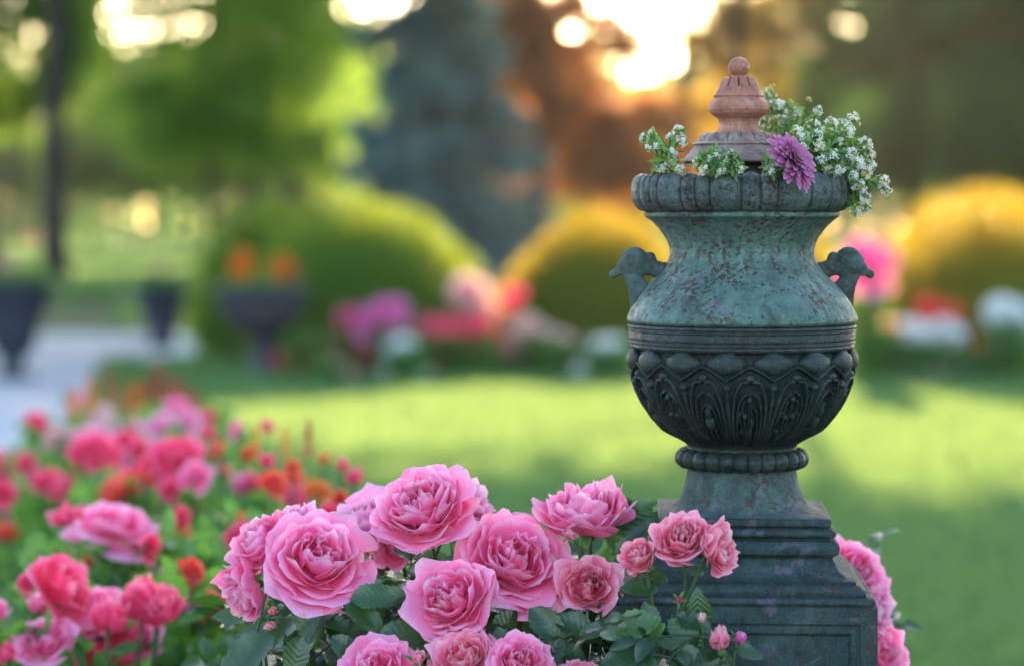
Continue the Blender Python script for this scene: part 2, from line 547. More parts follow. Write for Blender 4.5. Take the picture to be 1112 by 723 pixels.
mb = MB()
for n, reg, s, sd in ((110000, (-3.2, 4.6, 5.5, 11.5), .05, 1), (110000, (-4.5, 6.5, 11.5, 19), .065, 2),
                      (60000, (-8, 9, 19, 36), .10, 3)):
    v, f, c = grass_patch(n, reg, s, sd)
    mb.add(v, f, None, c)
n = 70000
g = np.random.default_rng(4)
y = g.uniform(36, 110, n); x = g.uniform(-.26, .25, n) * y
h = .22 * g.uniform(.6, 1.2, n); w = .08 * np.ones(n)
a = g.uniform(0, np.pi, n)
v = np.stack([np.stack([x - np.cos(a) * w, y - np.sin(a) * w, 0 * x], 1), np.stack([x + np.cos(a) * w, y + np.sin(a) * w, 0 * x], 1),
              np.stack([x + np.cos(a) * w * .3 + g.normal(0, .05, n), y + g.normal(0, .05, n), h], 1), np.stack([x - np.cos(a) * w * .3, y, h], 1)], 1)
mb.add(v.reshape(-1, 3), np.arange(4 * n).reshape(n, 4), None, np.repeat(g.uniform(0, 1, (n, 3)), 4, 0))
go = mb.build('grass', M['grass'], smooth=False)
tag(go, 'green mown grass of the park lawn', 'grass', kind='stuff')

# paths: one runs away along the left, one crosses behind the planters
sheet('path', [(-0.50 - .15 * 1.0 - 1.9, 1.0), (-0.50 - .15, 1.0), (-0.50 - .15 * 20.3, 20.3), (-0.50 - .15 * 20.3 - 3.0, 20.3)], .008, M['path'])
sheet('crossing_path', [(-14, 20.35), (-2.6, 20.35), (-2.5, 25.5), (-14, 26.5)], .012, M['path'])
ke = MB()
for y0 in np.arange(1.0, 20.0, 1.0):
    a = np.array([path_edge(y0 + .01), y0 + .01]); b = np.array([path_edge(y0 + .985), y0 + .985])
    q = [(a[0], a[1]), (a[0] + .08, a[1]), (b[0] + .08, b[1]), (b[0], b[1])]
    v = [(x, y, z) for z in (-.02, .05) for x, y in q]
    ke.add(v, [[4, 5, 6, 7], [0, 1, 5, 4], [1, 2, 6, 5], [2, 3, 7, 6], [3, 0, 4, 7]])
tag(ke.build('kerb', M['kerb'], smooth=False), kind='structure')
bed_pts = [(-0.86, 2.0), (-.55, 1.7), (.75, 1.75), (.85, 2.7), (.2, 3.0), (0.05, 3.6), (-.25, 5.0), (-.9, 8.8), (-1.68, 8.6), (-1.5, 7.0), (-1.2, 5.0)]
sheet('bed_soil', bed_pts, .02, M['soil'])
sheet('border_soil', [(-2.7, 17.2), (4.9, 17.2), (5.2, 20.8), (-2.4, 20.8)], .012, M['soil'])


# ------------------------------------------------------------------ foliage clouds
def clump_points(g, centre, rad, nclump, nper, spread, shell=.55):
    d = g.normal(size=(nclump, 3)); d /= np.linalg.norm(d, axis=1, keepdims=True)
    rr = g.uniform(shell, 1.0, (nclump, 1)) ** .8
    c = d * rr * np.asarray(rad)
    p = np.repeat(c, nper, 0) + g.normal(size=(nclump * nper, 3)) * spread * np.array([1, 1, .7])
    tone = np.repeat(g.uniform(0, 1, nclump), nper) * .55 + g.uniform(0, .45, nclump * nper)
    return p + np.asarray(centre), tone


def leaf_quads(g, p, size, tone, mb, flat=0.0, outward=None):
    n = len(p)
    nrm = g.normal(size=(n, 3))
    if outward is not None:
        nrm = nrm * .6 + outward
    nrm[:, 2] += flat
    nrm /= np.linalg.norm(nrm, axis=1, keepdims=True)
    h = g.normal(size=(n, 3))
    t = np.cross(nrm, h); t /= np.linalg.norm(t, axis=1, keepdims=True) + 1e-9
    b = np.cross(nrm, t)
    s = (size * g.uniform(.6, 1.3, n))[:, None]
    v = np.stack([p - t * s * .5, p + b * s * .28 + nrm * s * .06, p + t * s * .5, p - b * s * .28 + nrm * s * .06], 1)
    c = np.zeros((n, 3)); c[:, 0] = tone; c[:, 1] = g.uniform(0, 1, n)
    mb.add(v.reshape(-1, 3), np.arange(4 * n).reshape(n, 4), None, np.repeat(c, 4, 0))


def trunk_mesh(mb, base, top, r0, r1, g, wob=.15, seg=10):
    base, top = np.asarray(base, float), np.asarray(top, float)
    n = 9
    t = np.linspace(0, 1, n)[:, None]
    p = base + (top - base) * t + np.r_[[[0, 0, 0]], np.cumsum(g.normal(0, wob * .25, (n - 1, 3)), 0)] * np.array([1, 1, 0])
    r = r0 + (r1 - r0) * t[:, 0]; r[0] *= 1.35
    add_tube(mb, p, r, seg)
    return p


def tree(name, x, y, h, r0, blobs, mat, leaf, label, cat='tree', seed=1, group=None, forks=5, spread=.35, dens=1.0):
    """blobs: (dx, dy, z, rx, ry, rz)"""
    g = np.random.default_rng(seed)
    root = thing(name, label, cat, (x, y, 0), 0, group)
    tb = MB()
    pts = trunk_mesh(tb, (0, 0, -.1), (0, 0, h), r0, r0 * .45, g, r0)
    for k, b in enumerate(blobs):
        st = pts[min(8, int(4 + 5 * g.uniform()))]
        tgt = np.array([b[0], b[1], b[2]])
        mid = (st + tgt) / 2 + np.array([0, 0, .1 * h * g.uniform(-.5, .8)])
        add_tube(tb, smooth_poly([st, mid, tgt], 7, 1), np.linspace(r0 * .42, r0 * .10, 7), 7)
        for _ in range(forks):
            e = tgt + g.normal(size=3) * np.array(b[3:6]) * .55
            add_tube(tb, smooth_poly([mid * .4 + tgt * .6, (tgt + e) / 2 + g.normal(size=3) * .2, e], 5, 1), np.linspace(r0 * .14, r0 * .03, 5), 5)
    tb.build('trunk', M['bark'], root)
    cb = MB()
    for b in blobs:
        vol = b[3] * b[4] * b[5]
        nc = max(14, int(58 * dens * vol ** .55))
        p, tone = clump_points(g, b[:3], b[3:6], nc, 46, spread * (vol ** (1 / 3)) * .42)
        leaf_quads(g, p, leaf * 1.25, tone, cb)
    cb.build('crown', M[mat], root, smooth=False)
    return root


# ------------------------------------------------------------------ roses
def lerp(a, b, t):
    return a + (b - a) * t


def petals(mb, seed, n=44, opn=1.0, nu=9, nv=9, quartered=True, ruf=1.0, scale=1.0, xf=None):
    """a many-petalled garden rose, radius about 1, axis +Z"""
    g = np.random.default_rng(seed)
    u = np.linspace(-1, 1, nu)[:, None] * np.ones((1, nv))
    v = np.ones((nu, 1)) * np.linspace(0, 1, nv)[None, :]
    F = grid_faces(nu, nv)
    quad = g.uniform(0, 2 * np.pi)
    for i in range(n):
        t = i / (n - 1)
        phi = i * 2.39996 + g.normal(0, .18)
        tip_r = lerp(.07, 1.0 * opn + .04, t ** 1.05) * g.uniform(.93, 1.07)
        tip_z = lerp(.60, .66 - .50 * opn, t ** 1.3) + g.normal(0, .035)
        p1r = lerp(.20, .70 * opn + .10, t); p1z = lerp(.10, -.12, t)
        p0r = lerp(.02, .07, t)
        off = np.zeros(2)
        W = lerp(R(85), R(44), t ** .8) * g.uniform(.85, 1.15)
        if quartered and t < .5:
            q = quad + (i % 4) * np.pi / 2 + g.normal(0, .25)
            k = .20 * opn * (1 - t * 1.2)
            off = np.array([math.cos(q), math.sin(q)]) * k
            phi = g.uniform(0, 2 * np.pi)
            tip_r *= .9
            tip_z += g.normal(0, .05)
            tip_z -= .10 * opn * (1 - 2 * t)
        # rounded outline: the sides end lower than the middle, with a tiny point
        vv = v * (1 - .20 * np.abs(u) ** 2.4 + .035 * np.exp(-(u / .16) ** 2) * t + .04 * np.sin(u * g.uniform(3, 6) + g.uniform(0, 6)) * v)
        a, b, c = (1 - vv) ** 2, 2 * vv * (1 - vv), vv ** 2
        r = a * p0r + b * p1r + c * tip_r
        z = a * 0 + b * p1z + c * tip_z
        wp = (.30 + .70 * np.clip(vv, 0, 1) ** .55) * (1 - .25 * np.clip((vv - .85) / .15, 0, 1) ** 2)
        ang = phi + u * W * wp
        # the margin rolls back on the outer petals, curls in on the inner ones
        e = np.clip((vv - .72) / .28, 0, 1)
        roll = lerp(-.05, .17, t) * opn * g.uniform(.6, 1.5)
        r = r + roll * e ** 2 * .6 + lerp(.0, .10, t) * np.abs(u) ** 3 * vv
        z = z - roll * e ** 2.2 * .9 * (t ** .6) - lerp(0, .10, t) * np.abs(u) ** 3 * vv
        ph = g.uniform(0, 6.28, 4)
        k1, k2 = g.uniform(2.2, 4.2), g.uniform(5, 8)
        w1 = np.sin(k1 * u + ph[0] + 1.6 * np.sin(2.2 * vv + ph[1]))
        w2 = np.sin(k2 * u + ph[2] + 2.0 * vv) + .5 * np.clip((vv - .6) / .4, 0, 1) * np.sin(k2 * 2.1 * u + ph[3])
        A = ruf * vv ** 2 * lerp(.060, .078, t)
        r = r + A * (w1 * .8 + w2 * .4)
        z = z + A * (w2 * .55 - w1 * .35)
        x = r * np.cos(ang) + off[0]; y = r * np.sin(ang) + off[1]
        # each petal leans a little on its own
        tl = g.normal(0, .085 + .12 * max(0, t - .75) * 4, 2)
        z = z + tl[0] * x + tl[1] * y
        V = np.stack([x, y, z], -1).reshape(-1, 3) * scale
        if xf is not None:
            V = V @ xf[0].T + xf[1]
        C = np.zeros((nu * nv, 3))
        C[:, 0] = vv.ravel(); C[:, 1] = t; C[:, 2] = g.uniform()
        mb.add(V, F, np.stack([u * .5 + .5, v], -1) + g.uniform(0, 40, 2), C)


def calyx(mb, xf, scale, seed, up=.3, hip=True):
    g = np.random.default_rng(seed)
    if hip:
        t = np.linspace(0, 1, 7)
        pr = np.stack([.13 * np.sin(np.pi * (t * .8 + .12)) + .01, -.30 + .32 * t], 1)
        b = MB(); lathe(b, pr, 10)
        mb.add((b.V[0] * scale) @ xf[0].T + xf[1], b.F[0], None, (.3, .5, 0))
    for k in range(5):
        a = k * 2 * np.pi / 5 + g.normal(0, .2)
        L = .62 * g.uniform(.8, 1.15)
        v = np.linspace(0, 1, 7)
        el = lerp(up, up - 1.3, v) + g.normal(0, .15)
        rr = .10 + np.cumsum(np.cos(el)) * L / 7
        zz = np.cumsum(np.sin(el)) * L / 7 - .02
        w = .10 * np.sin(np.pi * (v * .85 + .15)) ** .8
        V = []
        for s, lift in ((-1, .02), (0, 0), (1, .02)):
            V.append(np.stack([rr * math.cos(a) - s * w * math.sin(a), rr * math.sin(a) + s * w * math.cos(a), zz + lift], 1))
        V = np.stack(V, 0).reshape(-1, 3) * scale
        mb.add(V @ xf[0].T + xf[1], grid_faces(3, 7), None, (g.uniform(), .5, 0))


def leaflet(mb, p, d, nrm, L, W, g, tone, rows=13):
    """serrated, folded, veined rose leaflet from p along d"""
    d = unit(d); s = unit(np.cross(d, nrm)); nn = np.cross(s, d)
    t = np.linspace(0, 1, rows)
    w = W * .5 * np.sin(np.pi * t ** .82) ** .85
    w[1:-1:2] *= .88; w[0] = W * .02; w[-1] = 0.0
    droop = g.uniform(.05, .35); fold = g.uniform(.12, .45); curl = g.normal(0, .12)
    V, UV = [], []
    for q in (-1, -.5, 0, .5, 1):
        wav = .025 * L * np.sin(t * 9 + q * 2 + g.uniform(0, 6)) * abs(q)
        pt = (p + np.outer(t * L, d) + np.outer(q * w, s)
              + np.outer(np.abs(q) * w * fold - droop * L * t ** 2 + curl * q * w + wav, nn))
        V.append(pt); UV.append(np.stack([np.full(rows, q * .5 + .5) , t + abs(q) * .18], 1))
    mb.add(np.stack(V, 0).reshape(-1, 3), grid_faces(5, rows), np.stack(UV, 0), (tone, g.uniform(), 0))


def compound_leaf(mb, p, d, nrm, size, g, tone=None, pairs=2):
    d = unit(d)
    tone = g.uniform(0, .75) if tone is None else tone
    s = unit(np.cross(d, nrm))
    L = size * 2.2
    t = np.linspace(0, 1, 6)[:, None]
    rp = p + t * L * d - t ** 2 * .18 * L * np.array([0, 0, 1.0])
    add_tube(mb, rp, .0009, 5, (tone, 0, 0), cap=False)
    e = rp[-1]
    leaflet(mb, e, d + np.array([0, 0, -.2]), nrm, size, size * .66, g, tone)
    for k in range(pairs):
        q = rp[5 - 1 - 2 * k]
        for sg in (-1, 1):
            dd = unit(d * .45 + s * sg + g.normal(0, .12, 3))
            leaflet(mb, q + dd * .003, dd, unit(np.asarray(nrm) + g.normal(0, .22, 3)), size * g.uniform(.78, .95), size * .58, g, np.clip(tone + g.normal(0, .08), 0, 1))


def bud_mesh(mb, seed, scale, xf, n=9):
    petals(mb, seed, n, .22, 7, 7, False, .5, scale, xf)


def add_bloom(parent, px, py, D, rpx, axis, opn, seed, mat, n=44, stem_to=None, label=None, ruf=1.0, quart=True, cal=True, name='rose_bloom', res=9):
    """a bloom is a part of its bush (whose root stands at the origin of its own frame)"""
    root = np.array(parent.location)
    Rm = rpx / FPX * D
    ax = unit(axis)
    fr = frame_of(ax, seed * 1.3)
    pos = P(px, py, D) - ax * Rm * .30 - root
    mb = MB()
    petals(mb, seed, n, opn, res, res, quart, ruf, Rm, (fr, np.zeros(3)))
    o = mb.build(name, M[mat], parent)
    o.location = pos
    if label: o['label'] = label
    if cal:
        cb = MB()
        calyx(cb, (fr, np.zeros(3)), Rm * (.8 if opn > .5 else 1.5), seed, .1 if opn > .5 else 1.0)
        cb.build('calyx', M['calyx'], o)
    if stem_to is not None:
        sb = MB()
        a = pos - ax * Rm * .22
        b = np.asarray(stem_to) - root
        m1 = a - ax * Rm * 1.2 - np.array([0, 0, .02])
        m2 = b * .55 + a * .45; m2[2] = b[2] * .4 + a[2] * .6
        add_tube(sb, smooth_poly([a, m1, m2, b], 14, 2), np.linspace(.0016, .0042, 14), 8)
        sb.build('stem', M['stem'], parent)
    return o

# ------------------------------------------------------------------ pedestal
UD = 2.15
S = UD / FPX
UX = 805.5
ucx = (UX - 556) / FPX * UD


def zpx(py, D=UD):
    return CAM_H - (py - HOR) / FPX * D


ped = thing('pedestal', 'dark green weathered metal pedestal with stepped top and sunken panels, carrying the lidded urn', 'pedestal', (ucx, UD, 0), R(-3.2))
PRO = [(60, 559.6), (89, 562.6), (92, 564), (93, 567), (92.3, 571), (89, 573), (92, 574), (96.5, 577), (98, 580), (96, 583), (91.5, 584), (91.5, 586.5), (97, 588),
       (100.5, 592), (101.3, 597), (100, 602), (94.5, 604.5), (94, 606.5), (97, 613), (101, 621), (108, 627), (116, 631), (118, 631.6), (117.6, 634.4), (121.5, 636),
       (125, 639), (128.5, 642.5), (127.8, 646), (128.6, 648.2), (135.5, 650), (138, 653), (138.7, 656), (136.4, 657.6), (135.6, 659.6)]


def square_loft(mb, prof, k=10):
    """prof rows (half width, z); k points along each side"""
    prof = np.asarray(prof, float)
    q = np.linspace(-1, 1, k)
    rc = .0035
    side = [(t, -1) for t in q] + [(1, t) for t in q] + [(-t, 1) for t in q] + [(-1, -t) for t in q]
    side = np.array(side)
    V = []
    for hw, z in prof:
        a = side * hw
        lim = hw - rc
        c = np.clip(a, -lim, lim)
        d = a - c
        nrm = np.linalg.norm(d, axis=1, keepdims=True)
        a = c + np.where(nrm > 0, d / (nrm + 1e-9) * np.minimum(nrm, rc), 0)
        V.append(np.column_stack([a, np.full(len(a), z)]))
    V = np.stack(V, 1)
    n = len(side)
    f = grid_faces(n, len(prof), True)
    if prof[-1, 1] < prof[0, 1]:
        f = f[:, ::-1]
    mb.add(V.reshape(-1, 3), f)


pp = []
for hw, py in PRO:
    D = UD - hw * S
    pp.append((hw / FPX * D * 1.019, zpx(py, D)))
pp = resample(pp, 150)
mb = MB(); square_loft(mb, pp, 14)
gz = [zpx(y_, UD - h_ * S) for h_, y_ in ((90, 572.6), (92, 585), (95, 605.5), (118, 633), (128, 647), (137, 660))]
mb.C[0][:, 0] = np.clip(sum(np.exp(-((mb.V[0][:, 2] - z_) / (1.7 * S)) ** 2) for z_ in gz), 0, 1)  # shade lines under the ledges painted into the groove colour
mb.build('stepped_cap', M['met_base'], ped)
HW = pp[-1][0] + .0024; ZT = pp[-1][1] + .0004
mb = MB()
loops = [(0, .0), (.0012, .0012 * 0), (17.5 * S, 0), (18.6 * S, -2.2 * S), (21 * S, -2.6 * S), (22 * S, -1.0 * S), (26 * S, -.7 * S), (28 * S, -2.0 * S), (29.5 * S, -5.5 * S), (33 * S, -6.0 * S)]
ZB = .16
for k in range(4):
    a = k * np.pi / 2
    ca, sa = math.cos(a), math.sin(a)
    V = []
    for ins, dep in loops:
        for (x, z) in ((-HW + ins, ZB + ins), (HW - ins, ZB + ins), (HW - ins, ZT - ins), (-HW + ins, ZT - ins)):
            y = -HW - dep
            V.append((x * ca - y * sa, x * sa + y * ca, z))
    F = []
    for i in range(len(loops) - 1):
        for j in range(4):
            F.append([i * 4 + j, i * 4 + (j + 1) % 4, (i + 1) * 4 + (j + 1) % 4, (i + 1) * 4 + j])
    e = (len(loops) - 1) * 4
    F.append([e, e + 1, e + 2, e + 3])
    mb.add(V, F)
mb.add([(x, y, ZT) for x, y in ((-HW, -HW), (HW, -HW), (HW, HW), (-HW, HW))], [[0, 1, 2, 3]])
sh = mb.build('panelled_shaft', M['met_base'], ped, smooth=False)
bv = sh.modifiers.new('b', 'BEVEL'); bv.width = .0011; bv.segments = 3; bv.limit_method = 'ANGLE'; bv.angle_limit = R(25)
mb = MB()
square_loft(mb, resample([(HW, .165), (HW + .006, .155), (HW + .010, .135), (HW + .020, .12), (HW + .022, .10), (HW + .032, .09), (HW + .034, .0)], 40), 8)
mb.build('plinth', M['met_base'], ped)

# ------------------------------------------------------------------ urn
UZ = zpx(562.5)
urn = thing('garden_urn', 'lidded verdigris metal urn with carved bowl and two animal head handles on the pedestal', 'urn', (ucx, UD, UZ))


def prof_px(rows, n):
    return resample([(r * S, (562.5 - y) * S) for r, y in rows], n)


def dist_polyline(px, py, pts):
    d = np.full(px.shape, 1e9)
    for (ax, ay), (bx, by) in zip(pts[:-1], pts[1:]):
        vx, vy = bx - ax, by - ay
        t = np.clip(((px - ax) * vx + (py - ay) * vy) / (vx * vx + vy * vy + 1e-12), 0, 1)
        d = np.minimum(d, np.hypot(px - ax - t * vx, py - ay - t * vy))
    return d


def relief_mesh(prof, seg, fn, amp_tone=None):
    """lathe with a carved height field fn(theta, v, r)->(h, grime, wear)"""
    mb = MB()
    store = {}

    def disp(T, Sv, Rr, Z):
        h, gr, we = fn(T, Sv, Rr)
        store['g'], store['w'] = gr, we
        return h
    lathe(mb, prof, seg, disp=disp)
    C = np.stack([store['g'].ravel(), store['w'].ravel(), np.zeros(store['g'].size)], 1)
    mb.C[0] = C
    return mb


def dents(T, Sv, seed, amp):
    g = np.random.default_rng(seed)
    h = np.zeros_like(T)
    for _ in range(14):
        k = g.integers(2, 40); m = g.uniform(2, 40)
        h += np.sin(k * T + g.uniform(0, 6) + 1.5 * np.sin(m * Sv + g.uniform(0, 6))) * np.cos(m * Sv + g.uniform(0, 6)) / (3 + k * .3)
    return h * amp * S


# rim of alternating broad and narrow lobes
CELLS = [-180, -166, -158, -150, -133, -121, -113, -97, -89, -72, -66, -61, -55, -38.5, -30, -22, -5.5, 4.5, 13.5, 33, 48, 66, 74, 82, 97, 105, 113, 130, 138, 146, 163, 180]


def rim_fn(T, Sv, Rr):
    th = (np.degrees(T) + 180) % 360 - 180
    h = np.zeros_like(T); gr = np.zeros_like(T)
    env = np.clip(np.sin(np.pi * np.clip((Sv - .04) / .92, 0, 1)), 0, 1) ** .35
    for i, (a, b) in enumerate(zip(CELLS[:-1], CELLS[1:])):
        m = (th >= a) & (th < b)
        hw = (b - a) / 2
        x = (th - (a + b) / 2) / hw
        lobe = np.sqrt(np.clip(1 - np.abs(x) ** 2.6, 0, 1))
        amp = 3.6 + .20 * hw
        hh = lobe * amp
        if hw < 5.5 and i % 2 == 0:      # chased scrolls on the narrow ones
            zz = (Sv - .5) * 46
            for cz in (-9, 0, 9):
                rr = np.hypot(x * hw * 2.05, zz - cz)
                hh = hh + .8 * np.exp(-((rr - 3.2) / 1.0) ** 2) - .6 * np.exp(-(rr / 1.6) ** 2)
        if hw > 7.5:
            e = np.abs(np.abs(x) - .80)
            hh = hh - .9 * np.exp(-(e / .05) ** 2)
        h = np.where(m, hh, h)
        gr = np.where(m, np.clip((np.abs(x) - .80) / .2, 0, 1) ** 1.5, gr)
    h = h * env + dents(T, Sv, 3, .25)
    return h * S - 4.4 * S * env, gr * env, np.clip(env * .3, 0, 1) * 0


mb = relief_mesh(prof_px([(98, 214), (101, 205), (103, 196), (107, 190.5), (112, 190), (117, 193), (119.5, 199), (120.5, 208), (119.5, 217), (116, 224), (111, 228.5), (106, 230), (103, 230)], 70), 1080, rim_fn)
mb.build('rim', M['met_rim'], urn)


def body_fn(T, Sv, Rr):
    return dents(T, Sv, 5, .5), np.zeros_like(T), np.zeros_like(T)


mb = relief_mesh(prof_px([(100, 229), (104.5, 230.2), (106, 232.5), (105.5, 235.5), (102, 237.5), (99, 239.5), (94, 244), (89, 249.5), (84, 256.5), (80.5, 263), (78.5, 270), (78.5, 276),
                          (79.8, 282), (83, 288.5), (88, 295), (94, 301), (101, 308), (107.5, 315), (113.5, 323), (118.5, 331), (122.5, 339), (124.6, 344), (124.8, 347.5), (122.8, 350), (119, 350.8)], 150), 480, body_fn)
mb.build('body', M['met_neck'], urn)
mb = relief_mesh(prof_px([(117, 350.4), (121, 350.6), (123.6, 352), (123.9, 354.2), (122, 355.2), (122, 356.2), (123.6, 357), (123.7, 358.2), (121.8, 359), (122.4, 360.2), (122.7, 365.5), (122.2, 367.2),
                          (120.8, 368), (121, 369), (122.5, 369.8), (122.4, 371.2), (120.6, 372), (121.5, 373), (121.6, 375), (119.6, 377.2), (115.5, 378.5), (113, 379.5)], 130), 360,
                 lambda T, Sv, Rr: (dents(T, Sv, 8, .25), np.zeros_like(T), np.zeros_like(T)))
mb.build('band', M['met_band'], urn)

# carved bowl
PER = 2 * np.pi / 15


def bowl_fn(T, Sv, Rr):
    v = 1 - Sv
    th = T + R(1.0)
    cell = np.round(th / PER)
    u = (th - cell * PER) / (PER / 2)
    X = u * 23.0 * np.clip(Rr / (110 * S), .35, 1.2)      # photo-pixel sized cell coordinates
    wid = 23.0 * np.clip(Rr / (110 * S), .35, 1.2)
    Y = v * 122.0
    odd = (cell.astype(int) % 2) != 0
    # zigzag line and eggs
    zl = (.885 - .105 * np.abs(u) ** 1.15) * 122
    dz = Y - zl
    zig = np.exp(-(dz / 1.9) ** 2) * 4.2
    ue = 1 - np.abs(u)
    ex, ey = ue * 23 / 20.5, (Y - 111.5) / (11.5 - 3.0 * ue)
    egg = np.sqrt(np.clip(1 - ex ** 2 - ey ** 2, 0, 1)) * 7.0
    above = dz > 0
    lower = np.zeros_like(T)

    def rib(pts, w, hgt):
        nonlocal lower
        P2 = [(a, b) for a, b in smooth_poly(pts, 12, 2)]
        A = np.abs(u) * wid
        sc = wid / 23.0
        d = dist_polyline(np.abs(u) * 23.0, Y, [(a * 23, b * 122) for a, b in P2]) * np.clip(sc, .55, 1)
        taper = np.clip((Y - 6) / 26, .25, 1)
        lower = np.maximum(lower, np.sqrt(np.clip(1 - (d / w) ** 2, 0, 1)) * hgt * taper)

    def knob(cx, cy, r, hgt, mask=None):
        nonlocal lower
        d = np.hypot((np.abs(u) - cx) * 23, Y - cy * 122)
        k = np.sqrt(np.clip(1 - (d / r) ** 2, 0, 1)) * hgt
        if mask is not None: k = k * mask
        lower = np.maximum(lower, k)
    rib([(1.0, .06), (.96, .35), (.97, .55), (1.0, .70)], 2.3, 3.4)
    knob(.98, .72, 4.2, 4.8)
    rib([(.84, .10), (.80, .38), (.76, .55), (.60, .70), (.36, .775), (.12, .77)], 1.9, 4.4)
    knob(.05, .80, 4.4, 4.8)
    rib([(.68, .10), (.62, .38), (.56, .52), (.40, .64), (.16, .67)], 1.7, 3.9)
    s1 = lower.copy()
    # plant with bulb on even cells
    rib([(.52, .10), (.46, .34), (.40, .46), (.26, .54), (.08, .56)], 1.5, 3.4)
    k = np.hypot(np.abs(u) * 23 / 7.6, (Y - 47) / 8.5)
    lower = np.maximum(lower, np.sqrt(np.clip(1 - k ** 2, 0, 1)) * 5.2)
    k = np.hypot(np.abs(u) * 23 / 4.6, (Y - 60) / 8)
    lower = np.maximum(lower, np.sqrt(np.clip(1 - k ** 2, 0, 1)) * 4.6)
    rib([(.15, .05), (.14, .30)], 1.6, 3.0)
    even = lower.copy()
    lower = s1.copy()
    # fanned fronds on odd cells
    rib([(.0, .08), (.0, .40), (.0, .60)], 1.5, 3.6)
    rib([(.06, .12), (.16, .34), (.30, .48), (.36, .56), (.26, .60)], 1.5, 3.6)
    rib([(.10, .10), (.28, .30), (.46, .40), (.50, .47), (.40, .50)], 1.4, 3.2)
    knob(.22, .46, 3.6, 4.4); knob(.0, .62, 4.0, 4.2); knob(.40, .30, 3.0, 3.6)
    oddh = lower
    carve = np.where(odd, oddh, even)
    carve = carve * np.clip((dz * -1 - .5) / 3, 0, 1) * np.clip((Y - 3) / 8, 0, 1)
    h = np.where(above, egg, carve)
    h = np.maximum(h, zig)
    g = np.random.default_rng(3)
    er = dents(T, Sv, 12, .7) / S
    edge = np.clip(v / .035, 0, 1) * np.clip((1 - v) / .02, 0, 1)
    H = (h * 1.3 - 1.8) * edge
    grime = np.clip(1 - h / 2.6, 0, 1) * np.clip((Y - 10) / 14, 0, 1) * edge  # occlusion-like grime, darker where the carving lies low
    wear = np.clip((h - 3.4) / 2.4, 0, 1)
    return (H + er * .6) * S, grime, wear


bowl_prof = prof_px([(113, 379), (116.3, 381), (118, 386), (118.8, 392), (119, 398), (118, 405), (116, 413), (113, 422), (109, 431), (103.8, 440), (97, 450), (89, 459), (80, 467.5), (71, 474.5), (64, 480), (60.5, 484), (59.5, 487.5)], 250)
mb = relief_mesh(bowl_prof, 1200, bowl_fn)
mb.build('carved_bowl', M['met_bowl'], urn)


def bead_fn(T, Sv, Rr):
    k = 26
    w = np.abs(np.sin(T * k / 2 + .4 * np.sin(3 * T)))
    env = np.sin(np.pi * Sv) ** .5
    return (w ** .6 * 4.2 - 2.6) * env * S + dents(T, Sv, 21, .35), np.clip(1 - w * 2.2, 0, 1) * env, np.clip(w - .8, 0, 1)


mb = relief_mesh(prof_px([(56, 486), (62, 486.4), (67.5, 488.5), (70.6, 492.5), (71.3, 497), (70, 501.5), (66.5, 505), (61, 506.8), (56, 507)], 44), 720, bead_fn)
mb.build('beaded_collar', M['met_bowl'], urn)


def foot_fn(T, Sv, Rr):
    a = T + R(3.2)
    k = np.clip((Sv - .72) / .26, 0, 1) ** 1.3
    p_ = 2 + 10 * k
    sq = (np.abs(np.sin(a)) ** p_ + np.abs(np.cos(a)) ** p_) ** (-1 / p_)
    Rr *= sq
    return dents(T, Sv, 25, .4), np.zeros_like(T), np.zeros_like(T)


mb = relief_mesh(prof_px([(56, 506), (58.5, 507), (58.6, 510), (60, 517), (62, 525), (64.6, 533), (67.4, 540), (70.5, 545), (75, 548.6), (81, 550.8), (87, 551.8), (91, 552.2)], 90), 360,
                 foot_fn)
mb.build('foot', M['met_foot'], urn)
mb = MB()
lathe(mb, prof_px([(104, 197), (80, 194), (50, 192), (2, 191)], 20), 64)
mb.build('potting_soil', M['soil'], urn)

# lid and finial (its own axis sits 3 px left of the urn's)
LX = -3.2 * S


def lid_fn(T, Sv, Rr):
    return dents(T, Sv, 31, .3), np.zeros_like(T), np.zeros_like(T)


mb = relief_mesh(prof_px([(37, 196), (36, 186), (38, 180), (46, 178), (56, 177.6), (61.3, 177), (62.2, 175.2), (60, 172.6), (55, 167.3), (51, 162.5), (48.6, 159.8), (48.4, 158.6), (50, 157.8), (50.2, 156.2), (48.2, 155.2), (46.5, 154.6), (44, 154.3)], 110), 300, lid_fn)
mb.C[0][:, 0] = np.where(mb.V[0][:, 2] < (562.5 - 178.5) * S, 1.0, 0.0)  # shadow below the lid painted into the hub's colour
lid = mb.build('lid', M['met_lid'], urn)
lid.location = (LX, 0, 0)


def ring_fn(T, Sv, Rr):
    w = np.abs(np.sin(T * 9 + .3))
    env = np.sin(np.pi * np.clip(Sv, 0, 1)) ** .6
    return (w ** .5 * 3.0 - 1.4) * env * S, np.clip(1 - w * 2.6, 0, 1) * env, 0 * w


mb = relief_mesh(prof_px([(44, 154.8), (43.4, 151.5), (41, 148.3), (36.5, 146.2), (31, 145.4), (27, 145)], 30), 432, ring_fn)
mb.build('lobed_ring', M['met_lid'], lid)


def fin_fn(T, Sv, Rr):
    z = (1 - 0) * 0 + Sv
    w = np.abs(np.sin(T * 5.5 + .5))
    cone = np.clip((Sv - .715) / .03, 0, 1) * np.clip((.935 - Sv) / .03, 0, 1)
    return -(np.exp(-(w / .20) ** 2)) * 2.6 * cone * S + dents(T, Sv, 33, .22), np.exp(-(w / .22) ** 2) * cone, 0 * w


